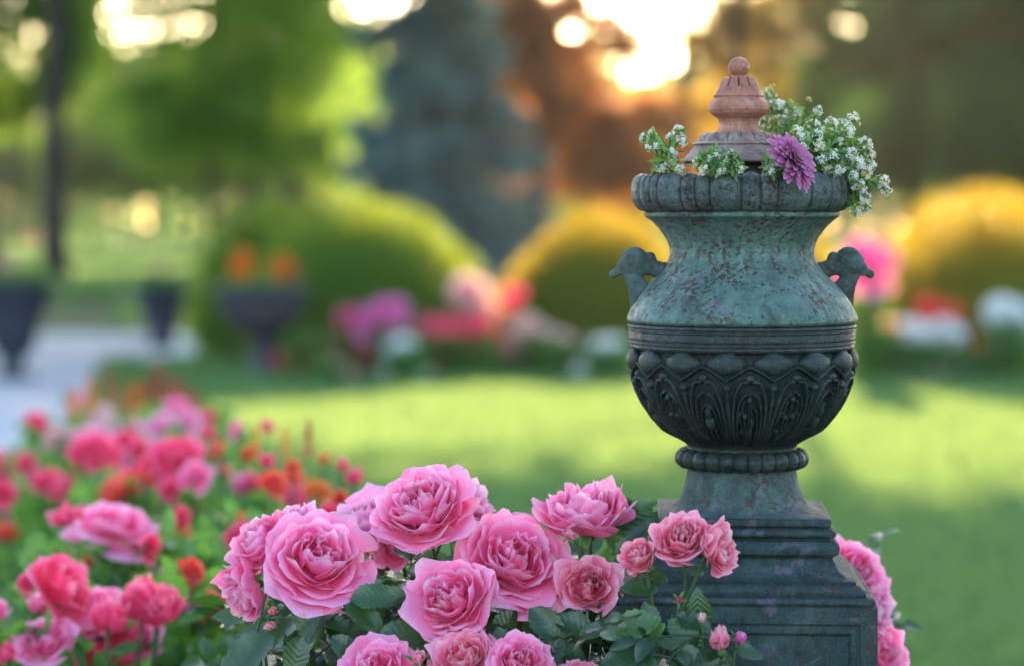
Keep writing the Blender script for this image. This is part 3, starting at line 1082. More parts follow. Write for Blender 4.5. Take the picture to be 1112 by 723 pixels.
mb = relief_mesh(prof_px([(28, 145.4), (24.5, 143.3), (22.3, 140), (21.2, 136.5), (21.3, 133), (22.6, 129.8), (26.5, 126.8), (30.6, 123.6), (32.8, 119.6), (33.2, 115.6), (32, 111.8), (29.2, 109), (27.2, 107.6),
                          (26.6, 106.3), (27.6, 105.4), (27.6, 103.8), (26, 102.8), (25, 101), (22.5, 95.5), (19.5, 89.5), (17.6, 85.8), (15.4, 84.2), (12, 83.8), (9, 84.2), (7.5, 82.5), (8.5, 80)], 150), 330, fin_fn)
mb.build('finial', M['met_fin'], lid)
t = np.linspace(-np.pi / 2, np.pi / 2, 24)
mb = MB()
lathe(mb, np.stack([np.maximum(11.6 * S * np.cos(t), 1e-5), (562.5 - 73.6) * S + 11.4 * S * np.sin(t)], 1), 40)
mb.build('finial_ball', M['met_fin'], lid)


# animal-head handles
def capsule_chain(mb, pts):
    for (x, y, z, r), (x2, y2, z2, r2) in zip(pts[:-1], pts[1:]):
        d = math.dist((x, y, z), (x2, y2, z2))
        k = max(1, int(d / (.35 * min(r, r2))))
        for i in range(k + 1):
            t = i / k
            c = np.array([lerp(x, x2, t), lerp(y, y2, t), lerp(z, z2, t)]); rr = lerp(r, r2, t)
            th = np.linspace(.0, np.pi, 9); ph = np.linspace(0, 2 * np.pi, 14, endpoint=False)
            PH, TH = np.meshgrid(ph, th, indexing='ij')
            rr_ = np.maximum(rr * np.sin(TH), 1e-4)
            V = np.stack([rr_ * np.cos(PH), rr_ * np.sin(PH), rr * np.cos(TH)], -1).reshape(-1, 3) + c
            mb.add(V, grid_faces(14, 9, True))


def handle(sgn):
    """coordinates: photo pixels of the left handle, mirrored for the right one"""
    ch = [
        [(689.5, 0, 283.5, 15.6), (686, 0, 286, 14.4), (683, 0, 291, 10)],              # head
        [(689.5, 0, 283.5, 15.6), (693, 0, 290, 12.5)],
        [(691, 0, 284, 14), (700, 0, 286, 10.5)],
        [(704, 0, 281, 6.8), (706, 0, 280, 6.6), (707, 0, 289, 8)],                # collar lump behind
        [(700, 0, 288, 10.5), (709, 0, 291, 9.2), (717, 0, 294, 10), (730, 0, 299, 14)],  # arm to the neck
        [(666, 0, 298, 4.8), (670, 0, 295.5, 4.4), (676, 0, 295, 4.8), (687, 0, 297, 5.5)],  # beak lip
        [(683, 0, 297, 7), (688, 0, 301, 9.8), (692, 0, 309, 10.8), (693.5, 0, 319, 10.5), (693, 0, 330, 9.0), (694, 0, 345, 9)],
        [(694, 0, 310, 10), (702, 0, 318, 9), (708, 0, 324, 10)],  # strut
        [(687, -9.5, 276, 3.2), (693, -10, 277, 3.0)], [(687, 9.5, 276, 3.2), (693, 10, 277, 3.0)],   # brows
        [(678, -5, 288, 5), (674, 0, 290, 5), (678, 5, 288, 5)],
    ]
    mb = MB()
    for c in ch:
        capsule_chain(mb, [((x - UX) * S * sgn, y * S, (562.5 - z) * S, r * S) for x, y, z, r in c])
    me = mb.mesh('handle', M['met_foot'])
    o = link_mesh('handle', me)
    rm = o.modifiers.new('r', 'REMESH'); rm.mode = 'VOXEL'; rm.voxel_size = .0008; rm.use_smooth_shade = True
    sm = o.modifiers.new('s', 'SMOOTH'); sm.factor = .5; sm.iterations = 3
    bpy.context.view_layer.update()
    dg = bpy.context.evaluated_depsgraph_get()
    me2 = bpy.data.meshes.new_from_object(o.evaluated_get(dg))
    o.modifiers.clear()
    o.data = me2
    bpy.data.meshes.remove(me)
    if not me2.materials: me2.materials.append(M['met_foot'])
    o.parent = urn
    # carved ring round the ear
    rb = MB()
    a = np.linspace(0, 2 * np.pi, 25)
    for yy in (-1,):
        ctr = np.array([(690 - UX) * S * sgn, -9.8 * S, (562.5 - 275.5) * S])
        pts = ctr + np.stack([6.2 * S * np.cos(a), -1.2 * S + 2.5 * S * np.sin(a), 3.4 * S * np.sin(a)], 1)
        add_tube(rb, pts, 1.0 * S, 6, cap=False)
    rb.build('ear_ring', M['met_foot'], o)


handle(1)
handle(-1)


# ------------------------------------------------------------------ little plants on the urn
def tiny_flower(mb, p, nrm, r, g, tone):
    fr = frame_of(nrm, g.uniform(0, 6))
    for k in range(4):
        a = k * np.pi / 2
        c, s = math.cos(a), math.sin(a)
        w = .62
        L = np.array([[0, 0, 0], [r * .55, -r * w * .5, .12 * r], [r, -r * w * .3, .2 * r], [r, r * w * .3, .2 * r], [r * .55, r * w * .5, .12 * r]])
        x = L[:, 0] * c - L[:, 1] * s; y = L[:, 0] * s + L[:, 1] * c
        V = np.stack([x, y, L[:, 2]], 1) @ fr.T + p
        mb.add(V, [[0, 1, 2, 3], ], None, (tone, 0, 0))
        mb.add(V, [[0, 3, 4]], None, (tone, 0, 0))


def small_ball(mb, p, r, tone, seg=7):
    th = np.linspace(.0, np.pi, 5); ph = np.linspace(0, 2 * np.pi, seg, endpoint=False)
    PH, TH = np.meshgrid(ph, th, indexing='ij')
    s = np.maximum(np.sin(TH), .01)
    V = np.stack([r * s * np.cos(PH), r * s * np.sin(PH), r * np.cos(TH)], -1).reshape(-1, 3) + p
    mb.add(V, grid_faces(seg, 5, True), None, (tone, 0, 0))


def small_leaf(mb, p, d, L, W, g, tone):
    d = unit(d); s = unit(np.cross(d, g.normal(size=3))); n = np.cross(s, d)
    t = np.linspace(0, 1, 5)
    w = W * .5 * np.sin(np.pi * np.clip(t * .86 + .10, 0, 1))
    cv = g.uniform(-.3, .3)
    V = np.stack([p + np.outer(t * L, d) + np.outer(q * w, s) + np.outer(abs(q) * w * .4 + cv * L * t ** 2, n) for q in (-1, 0, 1)], 0)
    mb.add(V.reshape(-1, 3), grid_faces(3, 5), None, (tone, 0, 0))


def alyssum(name, label, base, heads, seed, leafn=10, cat='flower plant'):
    """heads: (px, py, D, radius_px, kind) kind w white, y yellow bud, g green"""
    g = np.random.default_rng(seed)
    B = P(*base)
    root = thing(name, label, cat, tuple(B))
    sb, lb = MB(), MB()
    for px, py, D, rp, kind in heads:
        T_ = P(px, py, D)
        b = B + np.array([g.uniform(-.016, .016), g.uniform(-.010, .010), 0])
        up = T_ - b
        mid = b + up * .5 + np.array([0, 0, .012 + .1 * abs(up[0])]) + g.normal(0, .003, 3)
        pts = smooth_poly([b, mid, T_], 9, 2)
        add_tube(sb, pts - B, np.linspace(.0011, .0007, 9), 6, (g.uniform(), 0, 0))
        dr = unit(pts[-1] - pts[-2] + np.array([0, -.002, .001]))
        for _ in range(leafn):
            k = g.uniform(.25, 1.0)
            q = pts[int(k * 8)]
            small_leaf(lb, q - B, dr * .6 + g.normal(0, .65, 3), g.uniform(.007, .013), g.uniform(.0028, .0045), g, g.uniform(0, 1))
        r = rp * S
        hb = MB()
        if kind == 'b':
            for _ in range(9):
                small_ball(hb, g.normal(0, r * .35, 3), r * .5, g.uniform())
            hb.build('flower_bud', M['alyssum_bud'], root).location = T_ - B
            continue
        n = int(10 + r * 4200 * .55)
        for _ in range(n):
            d = g.normal(size=3); d = unit(d + dr * .9)
            p = d * r * g.uniform(.65, 1.05)
            tiny_flower(hb, p, unit(d + g.normal(0, .3, 3)), g.uniform(.0016, .0024) , g, g.uniform(0, .8) if kind == 'w' else g.uniform(.5, 1))
        hb.build('flower_head', M['alyssum'], root, smooth=False).location = T_ - B
        bb = MB()
        for _ in range(int(n * (.7 if kind == 'w' else 1.4))):
            d = unit(g.normal(size=3) + dr * (1.4 if kind == 'w' else .6))
            small_ball(bb, T_ - B + d * r * g.uniform(.4, .95), g.uniform(.0006, .0011), g.uniform())
        bb.build('bud_cluster', M['alyssum_bud' if kind != 'g' else 'alyssum_leaf'], root)
        for _ in range(5):
            small_leaf(lb, T_ - B, g.normal(0, .7, 3) - dr * .2, g.uniform(.006, .010), .0035, g, g.uniform(0, 1))
    sb.build('stem', M['alyssum_leaf'], root)
    lb.build('foliage', M['alyssum_leaf'], root)
    return root


H_R = [(898, 147, 2.13, 9, 'w'), (902, 135, 2.16, 9, 'w'), (914, 137, 2.13, 8, 'w'), (926, 131, 2.12, 9, 'w'), (921, 143, 2.10, 8, 'w'), (908, 155, 2.12, 8, 'w'),
       (938, 157, 2.12, 9, 'w'), (942, 168, 2.12, 9, 'w'), (923, 168, 2.09, 9, 'w'), (931, 176, 2.09, 9, 'w'), (918, 174, 2.10, 8, 'w'), (938, 187, 2.11, 9, 'y'), (944, 180, 2.12, 7, 'w'),
       (933, 202, 2.10, 9, 'w'), (938, 214, 2.11, 8, 'w'), (957, 197, 2.12, 9, 'w'), (961, 207, 2.12, 7, 'w'), (929, 229, 2.11, 8, 'w'), (941, 226, 2.12, 6, 'w'), (890, 159, 2.09, 7, 'y'),
       (883, 136, 2.14, 8, 'w'), (905, 168, 2.08, 6, 'g'), (893, 172, 2.08, 6, 'g'), (912, 184, 2.08, 6, 'g'), (900, 184, 2.09, 6, 'y'), (926, 190, 2.09, 6, 'g'), (888, 148, 2.10, 6, 'g'), (875, 150, 2.12, 6, 'g')]
alyssum('alyssum_plant', 'big spray of tiny white flowers spilling over the right side of the urn rim', (893, 194, 2.13), H_R, 11, 26)
H_B = [(834, 104, 2.20, 9, 'y'), (838, 117, 2.19, 9, 'y'), (847, 118, 2.18, 9, 'w'), (860, 122, 2.18, 8, 'w'), (866, 130, 2.18, 7, 'w'), (829, 134, 2.18, 8, 'g'), (842, 133, 2.17, 8, 'y'), (853, 133, 2.17, 7, 'w'),
       (836.5, 95, 2.20, 3.4, 'b'), (858, 110, 2.18, 3.4, 'b'), (878, 108, 2.12, 3.6, 'b'), (866, 143, 2.13, 7, 'y'), (872, 160, 2.10, 6, 'g'), (888, 121, 2.12, 5, 'g')]
alyssum('alyssum_plant', 'upright yellow and cream budded sprigs behind the purple flower on the urn', (858, 194, 2.15), H_B, 12, 14)
H_L = [(700, 150, 2.12, 5, 'g'), (709, 146, 2.12, 5, 'g'), (706, 160, 2.11, 5, 'g'), (714, 161, 2.11, 6, 'g'), (729, 152, 2.12, 7, 'w'), (737, 143, 2.12, 7, 'w'), (740, 154, 2.11, 7, 'w'), (730, 166, 2.10, 6, 'w'),
       (728, 176, 2.09, 6, 'y'), (718, 182, 2.09, 5, 'g'), (738, 184, 2.07, 6, 'y')]
alyssum('alyssum_plant', 'pale green and white sprigs standing at the left end of the urn rim', (722, 193, 2.12), H_L, 13, 8)
H_F = [(758, 177, 2.05, 6, 'y'), (764, 184, 2.045, 6, 'y'), (769, 172, 2.05, 6, 'w'), (778, 168, 2.05, 5, 'g'), (788, 176, 2.05, 5, 'g'), (793, 170, 2.05, 6, 'g'), (798, 179, 2.05, 5, 'g'), (783, 184, 2.045, 5, 'w'), (804, 184, 2.045, 4, 'g')]
alyssum('alyssum_plant', 'low tuft of green sprigs on the front of the urn rim below the lid', (780, 192, 2.06), H_F, 14, 14)
H_Z = [(833, 181, 2.05, 4, 'g'), (842, 180, 2.05, 5, 'g'), (838, 186, 2.045, 4, 'g')]
alyssum('leafy_sprig', 'small green leafy sprig tucked left of the purple flower', (840, 192, 2.06), H_Z, 15, 12, 'sprig')


def zinnia():
    base = P(862, 190, 2.06)
    root = thing('zinnia', 'single mauve purple many-petalled flower leaning on the urn rim', 'flower', tuple(base))
    g = np.random.default_rng(5)
    ax = unit((.66, -.60, .52)); fr = frame_of(ax, .4)
    ctr = P(859, 176, 2.035) - base
    mb = MB()
    RR = 35 * S
    for ring, (L, n, el) in enumerate([(1.0, 19, .05), (.90, 18, .22), (.78, 16, .38), (.62, 14, .55), (.45, 11, .75), (.30, 8, 1.0)]):
        for k in range(n):
            a = 2 * np.pi * k / n + ring * .37 + g.normal(0, .06)
            Lr = L * RR * g.uniform(.9, 1.08)
            t = np.linspace(0, 1, 8)
            w = Lr * .0 + RR * .150 * np.sin(np.pi * np.clip(t * .80 + .12, 0, 1)) ** .7 * (1 if ring < 4 else .7)
            w[-1] *= .75
            bend = g.uniform(-.1, .35)
            rr = t * Lr * math.cos(el); zz = ring * .022 * RR * 2 + t * Lr * math.sin(el) * .75 - bend * Lr * t ** 2 * .55
            V = []
            for q in (-1, -.5, 0, .5, 1):
                lift = (abs(q) ** 2) * w * .45
                V.append(np.stack([rr * math.cos(a) - q * w * math.sin(a), rr * math.sin(a) + q * w * math.cos(a), zz + lift], 1))
            V = np.stack(V, 0).reshape(-1, 3) @ fr.T + ctr
            C = np.zeros((40, 3)); C[:, 0] = np.tile(t * .75 + .15, 5); C[:, 1] = .3 - ring * .05; C[:, 2] = g.uniform(.1, .9)
            mb.add(V, grid_faces(5, 8), np.stack([np.repeat(np.linspace(0, 1, 5), 8), np.tile(t, 5)], 1), C)
    mb.build('flower_head', M['petal_mauve'], root)
    db = MB()
    for _ in range(40):
        d = unit(g.normal(size=3) + np.array([0, 0, 1.5]))
        small_ball(db, (np.array([d[0] * .12, d[1] * .12, .20 + .10 * d[2]]) * RR) @ fr.T + ctr, .0011, g.uniform())
    db.build('flower_centre', M['disc'], root)
    sb = MB()
    add_tube(sb, smooth_poly([ctr - ax * .004, ctr - ax * .02, np.array([0.01, .02, -.006])], 8), .0016, 7)
    sb.build('stem', M['stem'], root)


zinnia()

# ------------------------------------------------------------------ rose bushes in focus
TOP_X = [225, 255, 300, 340, 380, 420, 470, 520, 560, 600, 640, 680, 710, 745, 780, 815, 850]
TOP_Y = [760, 712, 660, 640, 600, 580, 575, 575, 615, 640, 590, 585, 650, 640, 690, 700, 760]


def fill_foliage(root, boxpx, D0, D1, n, seed, size=(.026, .042), lift=0, deep=.35, tone=None, mb=None):
    """compound leaves through the volume of a bush whose top follows TOP_Y"""
    g = np.random.default_rng(seed)
    mb = mb or MB()
    o = np.array(root.location)
    for _ in range(n):
        px = g.uniform(*boxpx); D = g.uniform(D0, D1)
        top = np.interp(px, TOP_X, TOP_Y) + lift
        ztop = P(px, top, D)[2]
        dz = abs(g.exponential(.07)) if g.uniform() < .75 else g.uniform(0, deep)
        p = P(px, top, D); p[2] = ztop - dz
        out = np.array([g.normal(0, .7), g.normal(-.45, .4), g.normal(-.15, .35)])
        nrm = unit(np.array([g.normal(0, .4), g.normal(-.45, .4), 1.0]))
        sz = g.uniform(*size)
        compound_leaf(mb, p - o, out, nrm, sz, g, tone=(g.beta(1.2, 2.0) if tone is None else tone), pairs=2 if g.uniform() < .6 else 1)
    return mb


bushA = thing('rose_bush', 'pink rose bush in focus, leftmost of the sharp ones, a bloom drooping at its left', 'rose bush', tuple(P(385, 723, 2.16) * np.array([1, 1, 0])))
bushB = thing('rose_bush', 'pink rose bush in focus in the middle, its single high bloom left of the pedestal', 'rose bush', tuple(P(590, 723, 2.16) * np.array([1, 1, 0])))
bushC = thing('rose_bush', 'small pink rose bush with buds growing in front of the pedestal', 'rose bush', tuple(P(735, 723, 1.96) * np.array([1, 1, 0])))
bushD = thing('rose_bush', 'pink rose bush behind the right edge of the pedestal', 'rose bush', tuple(P(985, 723, 2.36) * np.array([1, 1, 0])))


def gbase(b, dx=0, dy=0):
    return (b.location[0] + dx, b.location[1] + dy, 0.0)


PK, RS, LL = 'petal_pink', 'petal_rose', 'petal_lilac'
BL = [
    # bush, px, py, D, radius, axis, open, seed, mat, n, label
    (bushA, 345, 603, 2.06, 64, (.18, -.66, .64), 0.96, 101, PK, 46, 'wide open bloom facing the viewer, lowest left of the sharp cluster'),
    (bushA, 281, 585, 2.11, 55, (-.55, -.35, .62), 0.78, 102, PK, 44, None),
    (bushA, 262, 643, 2.09, 52, (-.66, -.42, -.30), 0.62, 103, PK, 40, 'drooping bloom hanging at the left edge'),
    (bushA, 456, 546, 2.075, 68, (-.22, -.56, .66), 0.84, 104, PK, 48, None),
    (bushA, 512, 541, 2.17, 48, (.66, -.25, .55), 0.72, 105, LL, 36, None),
    (bushA, 392, 560, 2.17, 52, (-.3, -.35, .8), 0.85, 106, LL, 38, None),
    (bushB, 560, 603, 2.08, 66, (.16, -.70, .58), 0.95, 107, PK, 50, 'large open bloom in the middle with crumpled centre'),
    (bushB, 490, 647, 2.03, 60, (-.24, -.74, .55), 0.82, 108, PK, 46, None),
    (bushB, 637, 550, 2.12, 74, (-.10, -.30, .92), 0.66, 109, PK, 48, 'highest bloom, seen from the side with domed top'),
    (bushB, 638, 634, 2.06, 45, (-.10, -.86, .40), 0.72, 110, RS, 42, 'small rosette with lilac outer petals'),
    (bushC, 741, 583, 1.985, 46, (-.10, -.70, .60), 0.7, 111, RS, 44, 'topmost bloom in front of the pedestal'),
    (bushC, 692, 602, 1.99, 33, (-.45, -.62, .50), 0.62, 112, RS, 36, None),
    (bushC, 785, 595, 1.995, 37, (.80, -.45, .25), .80, 113, RS, 40, None),
    (bushB, 502, 712, 1.99, 44, (-.25, -.70, .62), 0.85, 114, RS, 44, None),
    (bushB, 567, 716, 1.97, 46, (.15, -.72, .62), 0.78, 115, PK, 46, None),
    (bushA, 410, 724, 2.00, 44, (-.10, -.70, .70), .90, 116, PK, 44, None),
    (bushB, 632, 730, 1.99, 26, (.2, -.6, .75), .75, 117, RS, 34, None),
    (bushA, 318, 560, 2.15, 34, (-.1, -.3, .9), .75, 121, LL, 34, None),
    (bushA, 430, 590, 2.16, 34, (-.3, -.6, .5), .80, 122, PK, 36, None),
    (bushB, 520, 582, 2.15, 30, (-.4, -.5, .6), .75, 123, LL, 32, None),
    (bushB, 668, 650, 2.08, 20, (.6, -.6, .3), .7, 124, LL, 26, None),
    (bushD, 934, 620, 2.28, 49, (.52, -.62, .52), 0.8, 118, PK, 44, None),
    (bushD, 954, 664, 2.27, 40, (.70, -.55, .10), .80, 119, LL, 40, None),
    (bushD, 962, 708, 2.27, 42, (.6, -.65, .30), .85, 120, PK, 40, None),
]
for b, px, py, D, r, ax, op, sd, mt, nn, lb in BL:
    add_bloom(b, px, py, D, r, ax, op, sd, mt, nn, gbase(b, random.Random(sd).uniform(-.05, .05), random.Random(sd + 1).uniform(-.04, .04)), lb, res=13)
BUDS = [
    (bushB, 618, 577, 2.08, 17, (-.55, -.3, .75), 'petal_rose', 9), (bushC, 738, 650, 1.975, 11, (.05, -.95, .2), 'petal_rose', 10),
    (bushC, 781, 688, 1.97, 27, (-.12, -.2, .95), 'petal_rose', 13), (bushC, 805, 690, 1.975, 17, (.35, -.25, .85), 'petal_magenta', 8),
    (bushC, 720, 720, 1.96, 14, (-.2, -.5, .8), 'petal_blush', 9), (bushA, 297, 662, 2.05, 13, (.35, -.6, .5), 'petal_rose', 9),
    (bushA, 291, 679, 2.05, 13, (-.75, -.4, -.2), 'petal_rose', 9), (bushA, 301, 634, 2.06, 15, (.7, -.45, .35), 'petal_rose', 8),
    (bushC, 762, 668, 1.975, 13, (-.1, -.3, .95), 'petal_blush', 7), (bushB, 455, 712, 1.99, 20, (.2, -.5, .8), 'petal_rose', 12)]
for k, (b, px, py, D, r, ax, mt, nn) in enumerate(BUDS):
    root = np.array(b.location)
    Rm = r / FPX * D * 1.35
    fr = frame_of(ax, k)
    pos = P(px, py, D) - unit(ax) * Rm * .42 - root
    mb = MB(); bud_mesh(mb, 200 + k, Rm, (fr, np.zeros(3)), nn)
    o = mb.build('rose_bud', M[mt], b); o.location = pos
    cb = MB(); calyx(cb, (fr, np.zeros(3)), Rm * 1.1, k, 1.15); cb.build('calyx', M['calyx'], o)
    sb = MB()
    a = pos - unit(ax) * Rm * .3; e = np.array([-root[0] * 0 + .01 * (k % 3 - 1), 0, .45])
    add_tube(sb, smooth_poly([a, a - unit(ax) * .02 - np.array([0, 0, .03]), e * .4 + a * .6 - np.array([0, 0, .08]), e], 12), np.linspace(.0012, .003, 12), 7)
    sb.build('stem', M['stem'], b)

mb = fill_foliage(bushA, (262, 500), 2.20, 2.42, 260, 31, lift=25)
fill_foliage(bushA, (250, 500), 2.09, 2.20, 90, 35, lift=85, mb=mb)
g = np.random.default_rng(77)


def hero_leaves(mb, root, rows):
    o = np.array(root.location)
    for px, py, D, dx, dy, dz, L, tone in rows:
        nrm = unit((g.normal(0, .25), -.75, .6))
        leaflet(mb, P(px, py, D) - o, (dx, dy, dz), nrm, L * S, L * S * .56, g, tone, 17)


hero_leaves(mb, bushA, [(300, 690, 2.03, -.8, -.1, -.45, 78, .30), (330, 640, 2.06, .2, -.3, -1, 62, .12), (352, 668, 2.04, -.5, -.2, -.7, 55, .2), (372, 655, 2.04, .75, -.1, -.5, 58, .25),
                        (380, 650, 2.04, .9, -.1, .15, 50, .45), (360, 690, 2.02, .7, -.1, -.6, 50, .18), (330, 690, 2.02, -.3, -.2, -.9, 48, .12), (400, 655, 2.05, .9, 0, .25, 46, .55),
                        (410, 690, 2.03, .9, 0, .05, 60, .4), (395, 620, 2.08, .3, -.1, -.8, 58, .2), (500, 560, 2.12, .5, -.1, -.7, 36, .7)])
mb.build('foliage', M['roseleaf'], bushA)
mb = fill_foliage(bushB, (470, 672), 2.20, 2.40, 250, 32, lift=25)
fill_foliage(bushB, (470, 672), 2.09, 2.20, 90, 36, lift=70, mb=mb)
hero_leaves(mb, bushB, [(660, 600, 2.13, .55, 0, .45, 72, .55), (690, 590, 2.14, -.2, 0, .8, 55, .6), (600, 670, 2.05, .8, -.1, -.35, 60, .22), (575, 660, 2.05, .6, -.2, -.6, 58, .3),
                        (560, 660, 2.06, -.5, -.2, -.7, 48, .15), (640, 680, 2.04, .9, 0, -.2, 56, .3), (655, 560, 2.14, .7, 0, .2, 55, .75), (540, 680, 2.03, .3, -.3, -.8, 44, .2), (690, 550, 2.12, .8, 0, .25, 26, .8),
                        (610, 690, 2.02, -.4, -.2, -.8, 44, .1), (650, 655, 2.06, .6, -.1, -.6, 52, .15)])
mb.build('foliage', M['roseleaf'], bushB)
mb = fill_foliage(bushC, (690, 815), 1.95, 2.0, 30, 33, (.018, .030), lift=22)
hero_leaves(mb, bushC, [(718, 672, 1.980, -.95, 0, -.22, 62, .85), (722, 676, 1.980, -.5, -.1, -.6, 30, .95), (726, 672, 1.985, .7, -.2, -.65, 52, .70), (735, 668, 1.985, .6, -.1, -.2, 40, .3),
                        (715, 640, 2.000, -.9, 0, .1, 40, .3), (725, 632, 2.005, -.7, -.1, .5, 32, .25), (735, 615, 2.015, .8, 0, -.1, 30, .3), (712, 700, 1.970, -.9, 0, -.25, 58, .28), (735, 700, 1.970, .6, -.1, -.6, 46, .2),
                        (760, 690, 1.980, -.4, -.1, -.8, 44, .25), (775, 705, 1.980, .6, -.1, -.7, 40, .3), (795, 702, 1.985, .9, 0, -.3, 34, .35), (760, 716, 1.970, .7, 0, -.4, 40, .2), (700, 652, 2.000, .3, -.2, -.9, 40, .2),
                        (758, 690, 1.990, .0, -.1, 1, 50, .35)])
mb.build('foliage', M['roseleaf'], bushC)
g = np.random.default_rng(34)
mb = MB()
oD = np.array(bushD.location)
for _ in range(150):
    z = g.uniform(.35, .84); w = .16
    p = np.array([oD[0] + g.uniform(-.2, .16) - .03, oD[1] + g.uniform(-.05, .25), z])
    if p[0] / p[1] * FPX + 556 > 958: continue
    compound_leaf(mb, p - oD, (g.normal(0, .6), g.normal(-.3, .6), g.normal(.2, .4)), (g.normal(0, .4), -.4, 1), g.uniform(.026, .04), g, tone=g.beta(1.3, 2.6))
mb.build('foliage', M['roseleaf'], bushD)
# ------------------------------------------------------------------ out-of-focus rose bed on the left
LOW = {}


def low_bloom(kind, seed, opn, n=24, res=6):
    key = (kind, seed, opn)
    if key not in LOW:
        mb = MB(); petals(mb, seed, n, opn, res, res, True, 1.0, 1.0)
        LOW[key] = mb.mesh('rose_bloom', M[kind])
    return LOW[key]


def soft_bush(label, px, D, top, rad, blooms, seed, mat='bedleaf', nleaf=900, name='rose_bush', cat='rose bush', leaf=.045, plumes=(), extra=11):
    """blooms: (px, py, D, radius_px, material, openness)"""
    fd = lambda d: d * .86 + .08
    D = fd(D); blooms = [(a, b, fd(c), d, e, f) for a, b, c, d, e, f in blooms]; plumes = [(a, b, fd(c), d, e, f) for a, b, c, d, e, f in plumes]
    g = np.random.default_rng(seed)
    base = P(px, 700, D); base[2] = 0
    root = thing(name, label, cat, tuple(base))
    zt = P(px, top + 26, D)[2]
    mb = MB()
    q = g.uniform(0, 1, nleaf) ** .6
    a = g.uniform(0, 2 * np.pi, nleaf)
    rr = rad * np.sqrt(g.uniform(0.05, 1, nleaf)) * (1 - .35 * q ** 3)
    p = np.stack([rr * np.cos(a), rr * np.sin(a), zt * (.08 + .92 * q)], 1)
    for k in range(nleaf):
        d = unit((math.cos(a[k]) + g.normal(0, .5), math.sin(a[k]) + g.normal(0, .5), g.normal(.3, .6)))
        small_leaf(mb, p[k], d, leaf * g.uniform(.8, 1.5), leaf * .62, g, g.uniform(0, 1))
    mb.build('foliage', M[mat], root)
    sb = MB()
    kinds = [b[4] for b in blooms]
    wpx = rad / D * FPX
    for _ in range(extra):
        ex = px + g.uniform(-.9, .9) * wpx
        blooms = blooms + [(ex, top + 10 + g.exponential(.45) * wpx, D - g.uniform(-.05, .8) * rad, .034 * FPX / D * g.uniform(.45, 1.1), kinds[int(g.integers(len(kinds)))], .85 if g.uniform() < .7 else .5)]
    for bx, by, bD, br, bm, bo in blooms:
        pos = P(bx, by, bD) - base
        o = link_mesh('rose_bloom', low_bloom(bm, int(g.integers(1, 4)), bo), root)
        R0 = br / FPX * bD * 1.22
        d = unit((g.normal(0, .35), -.6 + g.normal(0, .3), .6 + g.normal(0, .25))) if bo > .5 else unit((g.normal(0, .2), g.normal(0, .2), 1))
        o.location = pos - d * R0 * .3
        o.scale = (R0, R0, R0 * (1 if bo > .5 else 1.5))
        o.rotation_mode = 'QUATERNION'
        o.rotation_quaternion = Vector(d).to_track_quat('Z', 'Y')
        add_tube(sb, smooth_poly([pos - d * R0 * .3, pos * np.array([.8, .8, .7]), np.array([g.uniform(-.05, .05), g.uniform(-.05, .05), 0])], 7), np.linspace(.002, .005, 7), 5, cap=False)
    if blooms:
        sb.build('stems', M['stem'], root)
    for bx, by, bD, w, h, m in plumes:
        pos = P(bx, by, bD) - base
        pb = MB(); k = 260
        W, Hh = w / FPX * bD, h / FPX * bD
        t = g.uniform(0, 1, k); a = g.uniform(0, 6.28, k)
        r = W * (1 - t) ** .6 * np.sqrt(g.uniform(.1, 1, k))
        pts = np.stack([r * np.cos(a), r * np.sin(a), (t - .5) * Hh], 1)
        leaf_quads(g, pts, W * .55, g.uniform(0, 1, k), pb)
        pl = pb.build('flower_plume', M[m], root, smooth=False); pl.location = pos
    return root


CR, RD, OR, MG, WH, BS = 'petal_crimson', 'petal_red', 'petal_orange', 'petal_magenta', 'petal_white', 'petal_blush'
soft_bush('blurred rose bush nearest the bottom left corner with big pinkish red blooms', 62, 2.95, 640, .14,
          [(72, 635, 2.9, 42, CR, .9), (48, 692, 2.85, 32, PK, .9), (8, 708, 2.85, 22, CR, .8), (100, 718, 2.9, 20, CR, .8), (30, 630, 3.0, 14, CR, .7)], 301, leaf=.03)
soft_bush('blurred rose bush with one large pale pink bloom between deeper pink ones', 125, 3.35, 560, .17,
          [(125, 562, 3.25, 40, PK, 1.0), (78, 558, 3.35, 27, CR, .8), (152, 590, 3.3, 18, PK, .8), (30, 640, 3.4, 12, CR, .7), (95, 610, 3.3, 10, RD, .5)], 302, leaf=.034)
soft_bush('blurred leafy green bush with few orange buds beside the sharp roses', 235, 3.2, 600, .21,
          [(165, 605, 3.2, 9, RD, .5), (192, 655, 3.1, 8, CR, .5), (272, 640, 3.0, 7, RD, .5)], 303, leaf=.042, nleaf=1300)
soft_bush('blurred bush of orange red blooms rising behind the left sharp roses', 325, 3.7, 545, .19,
          [(300, 523, 3.6, 19, RD, .75), (345, 530, 3.7, 17, OR, .7), (385, 518, 3.7, 16, CR, .4), (372, 505, 3.75, 11, CR, .4), (262, 560, 3.6, 8, OR, .5), (330, 555, 3.6, 7, RD, .5), (318, 505, 3.7, 12, RD, .6), (352, 498, 3.75, 10, OR, .5), (290, 500, 3.75, 12, CR, .6), (370, 540, 3.6, 12, RD, .6)], 304, extra=16, leaf=.038,
          plumes=[(335, 475, 3.8, 7, 40, 'plume_red'), (310, 478, 3.8, 5, 34, 'plume_orange'), (278, 480, 3.9, 5, 30, 'plume_orange')])
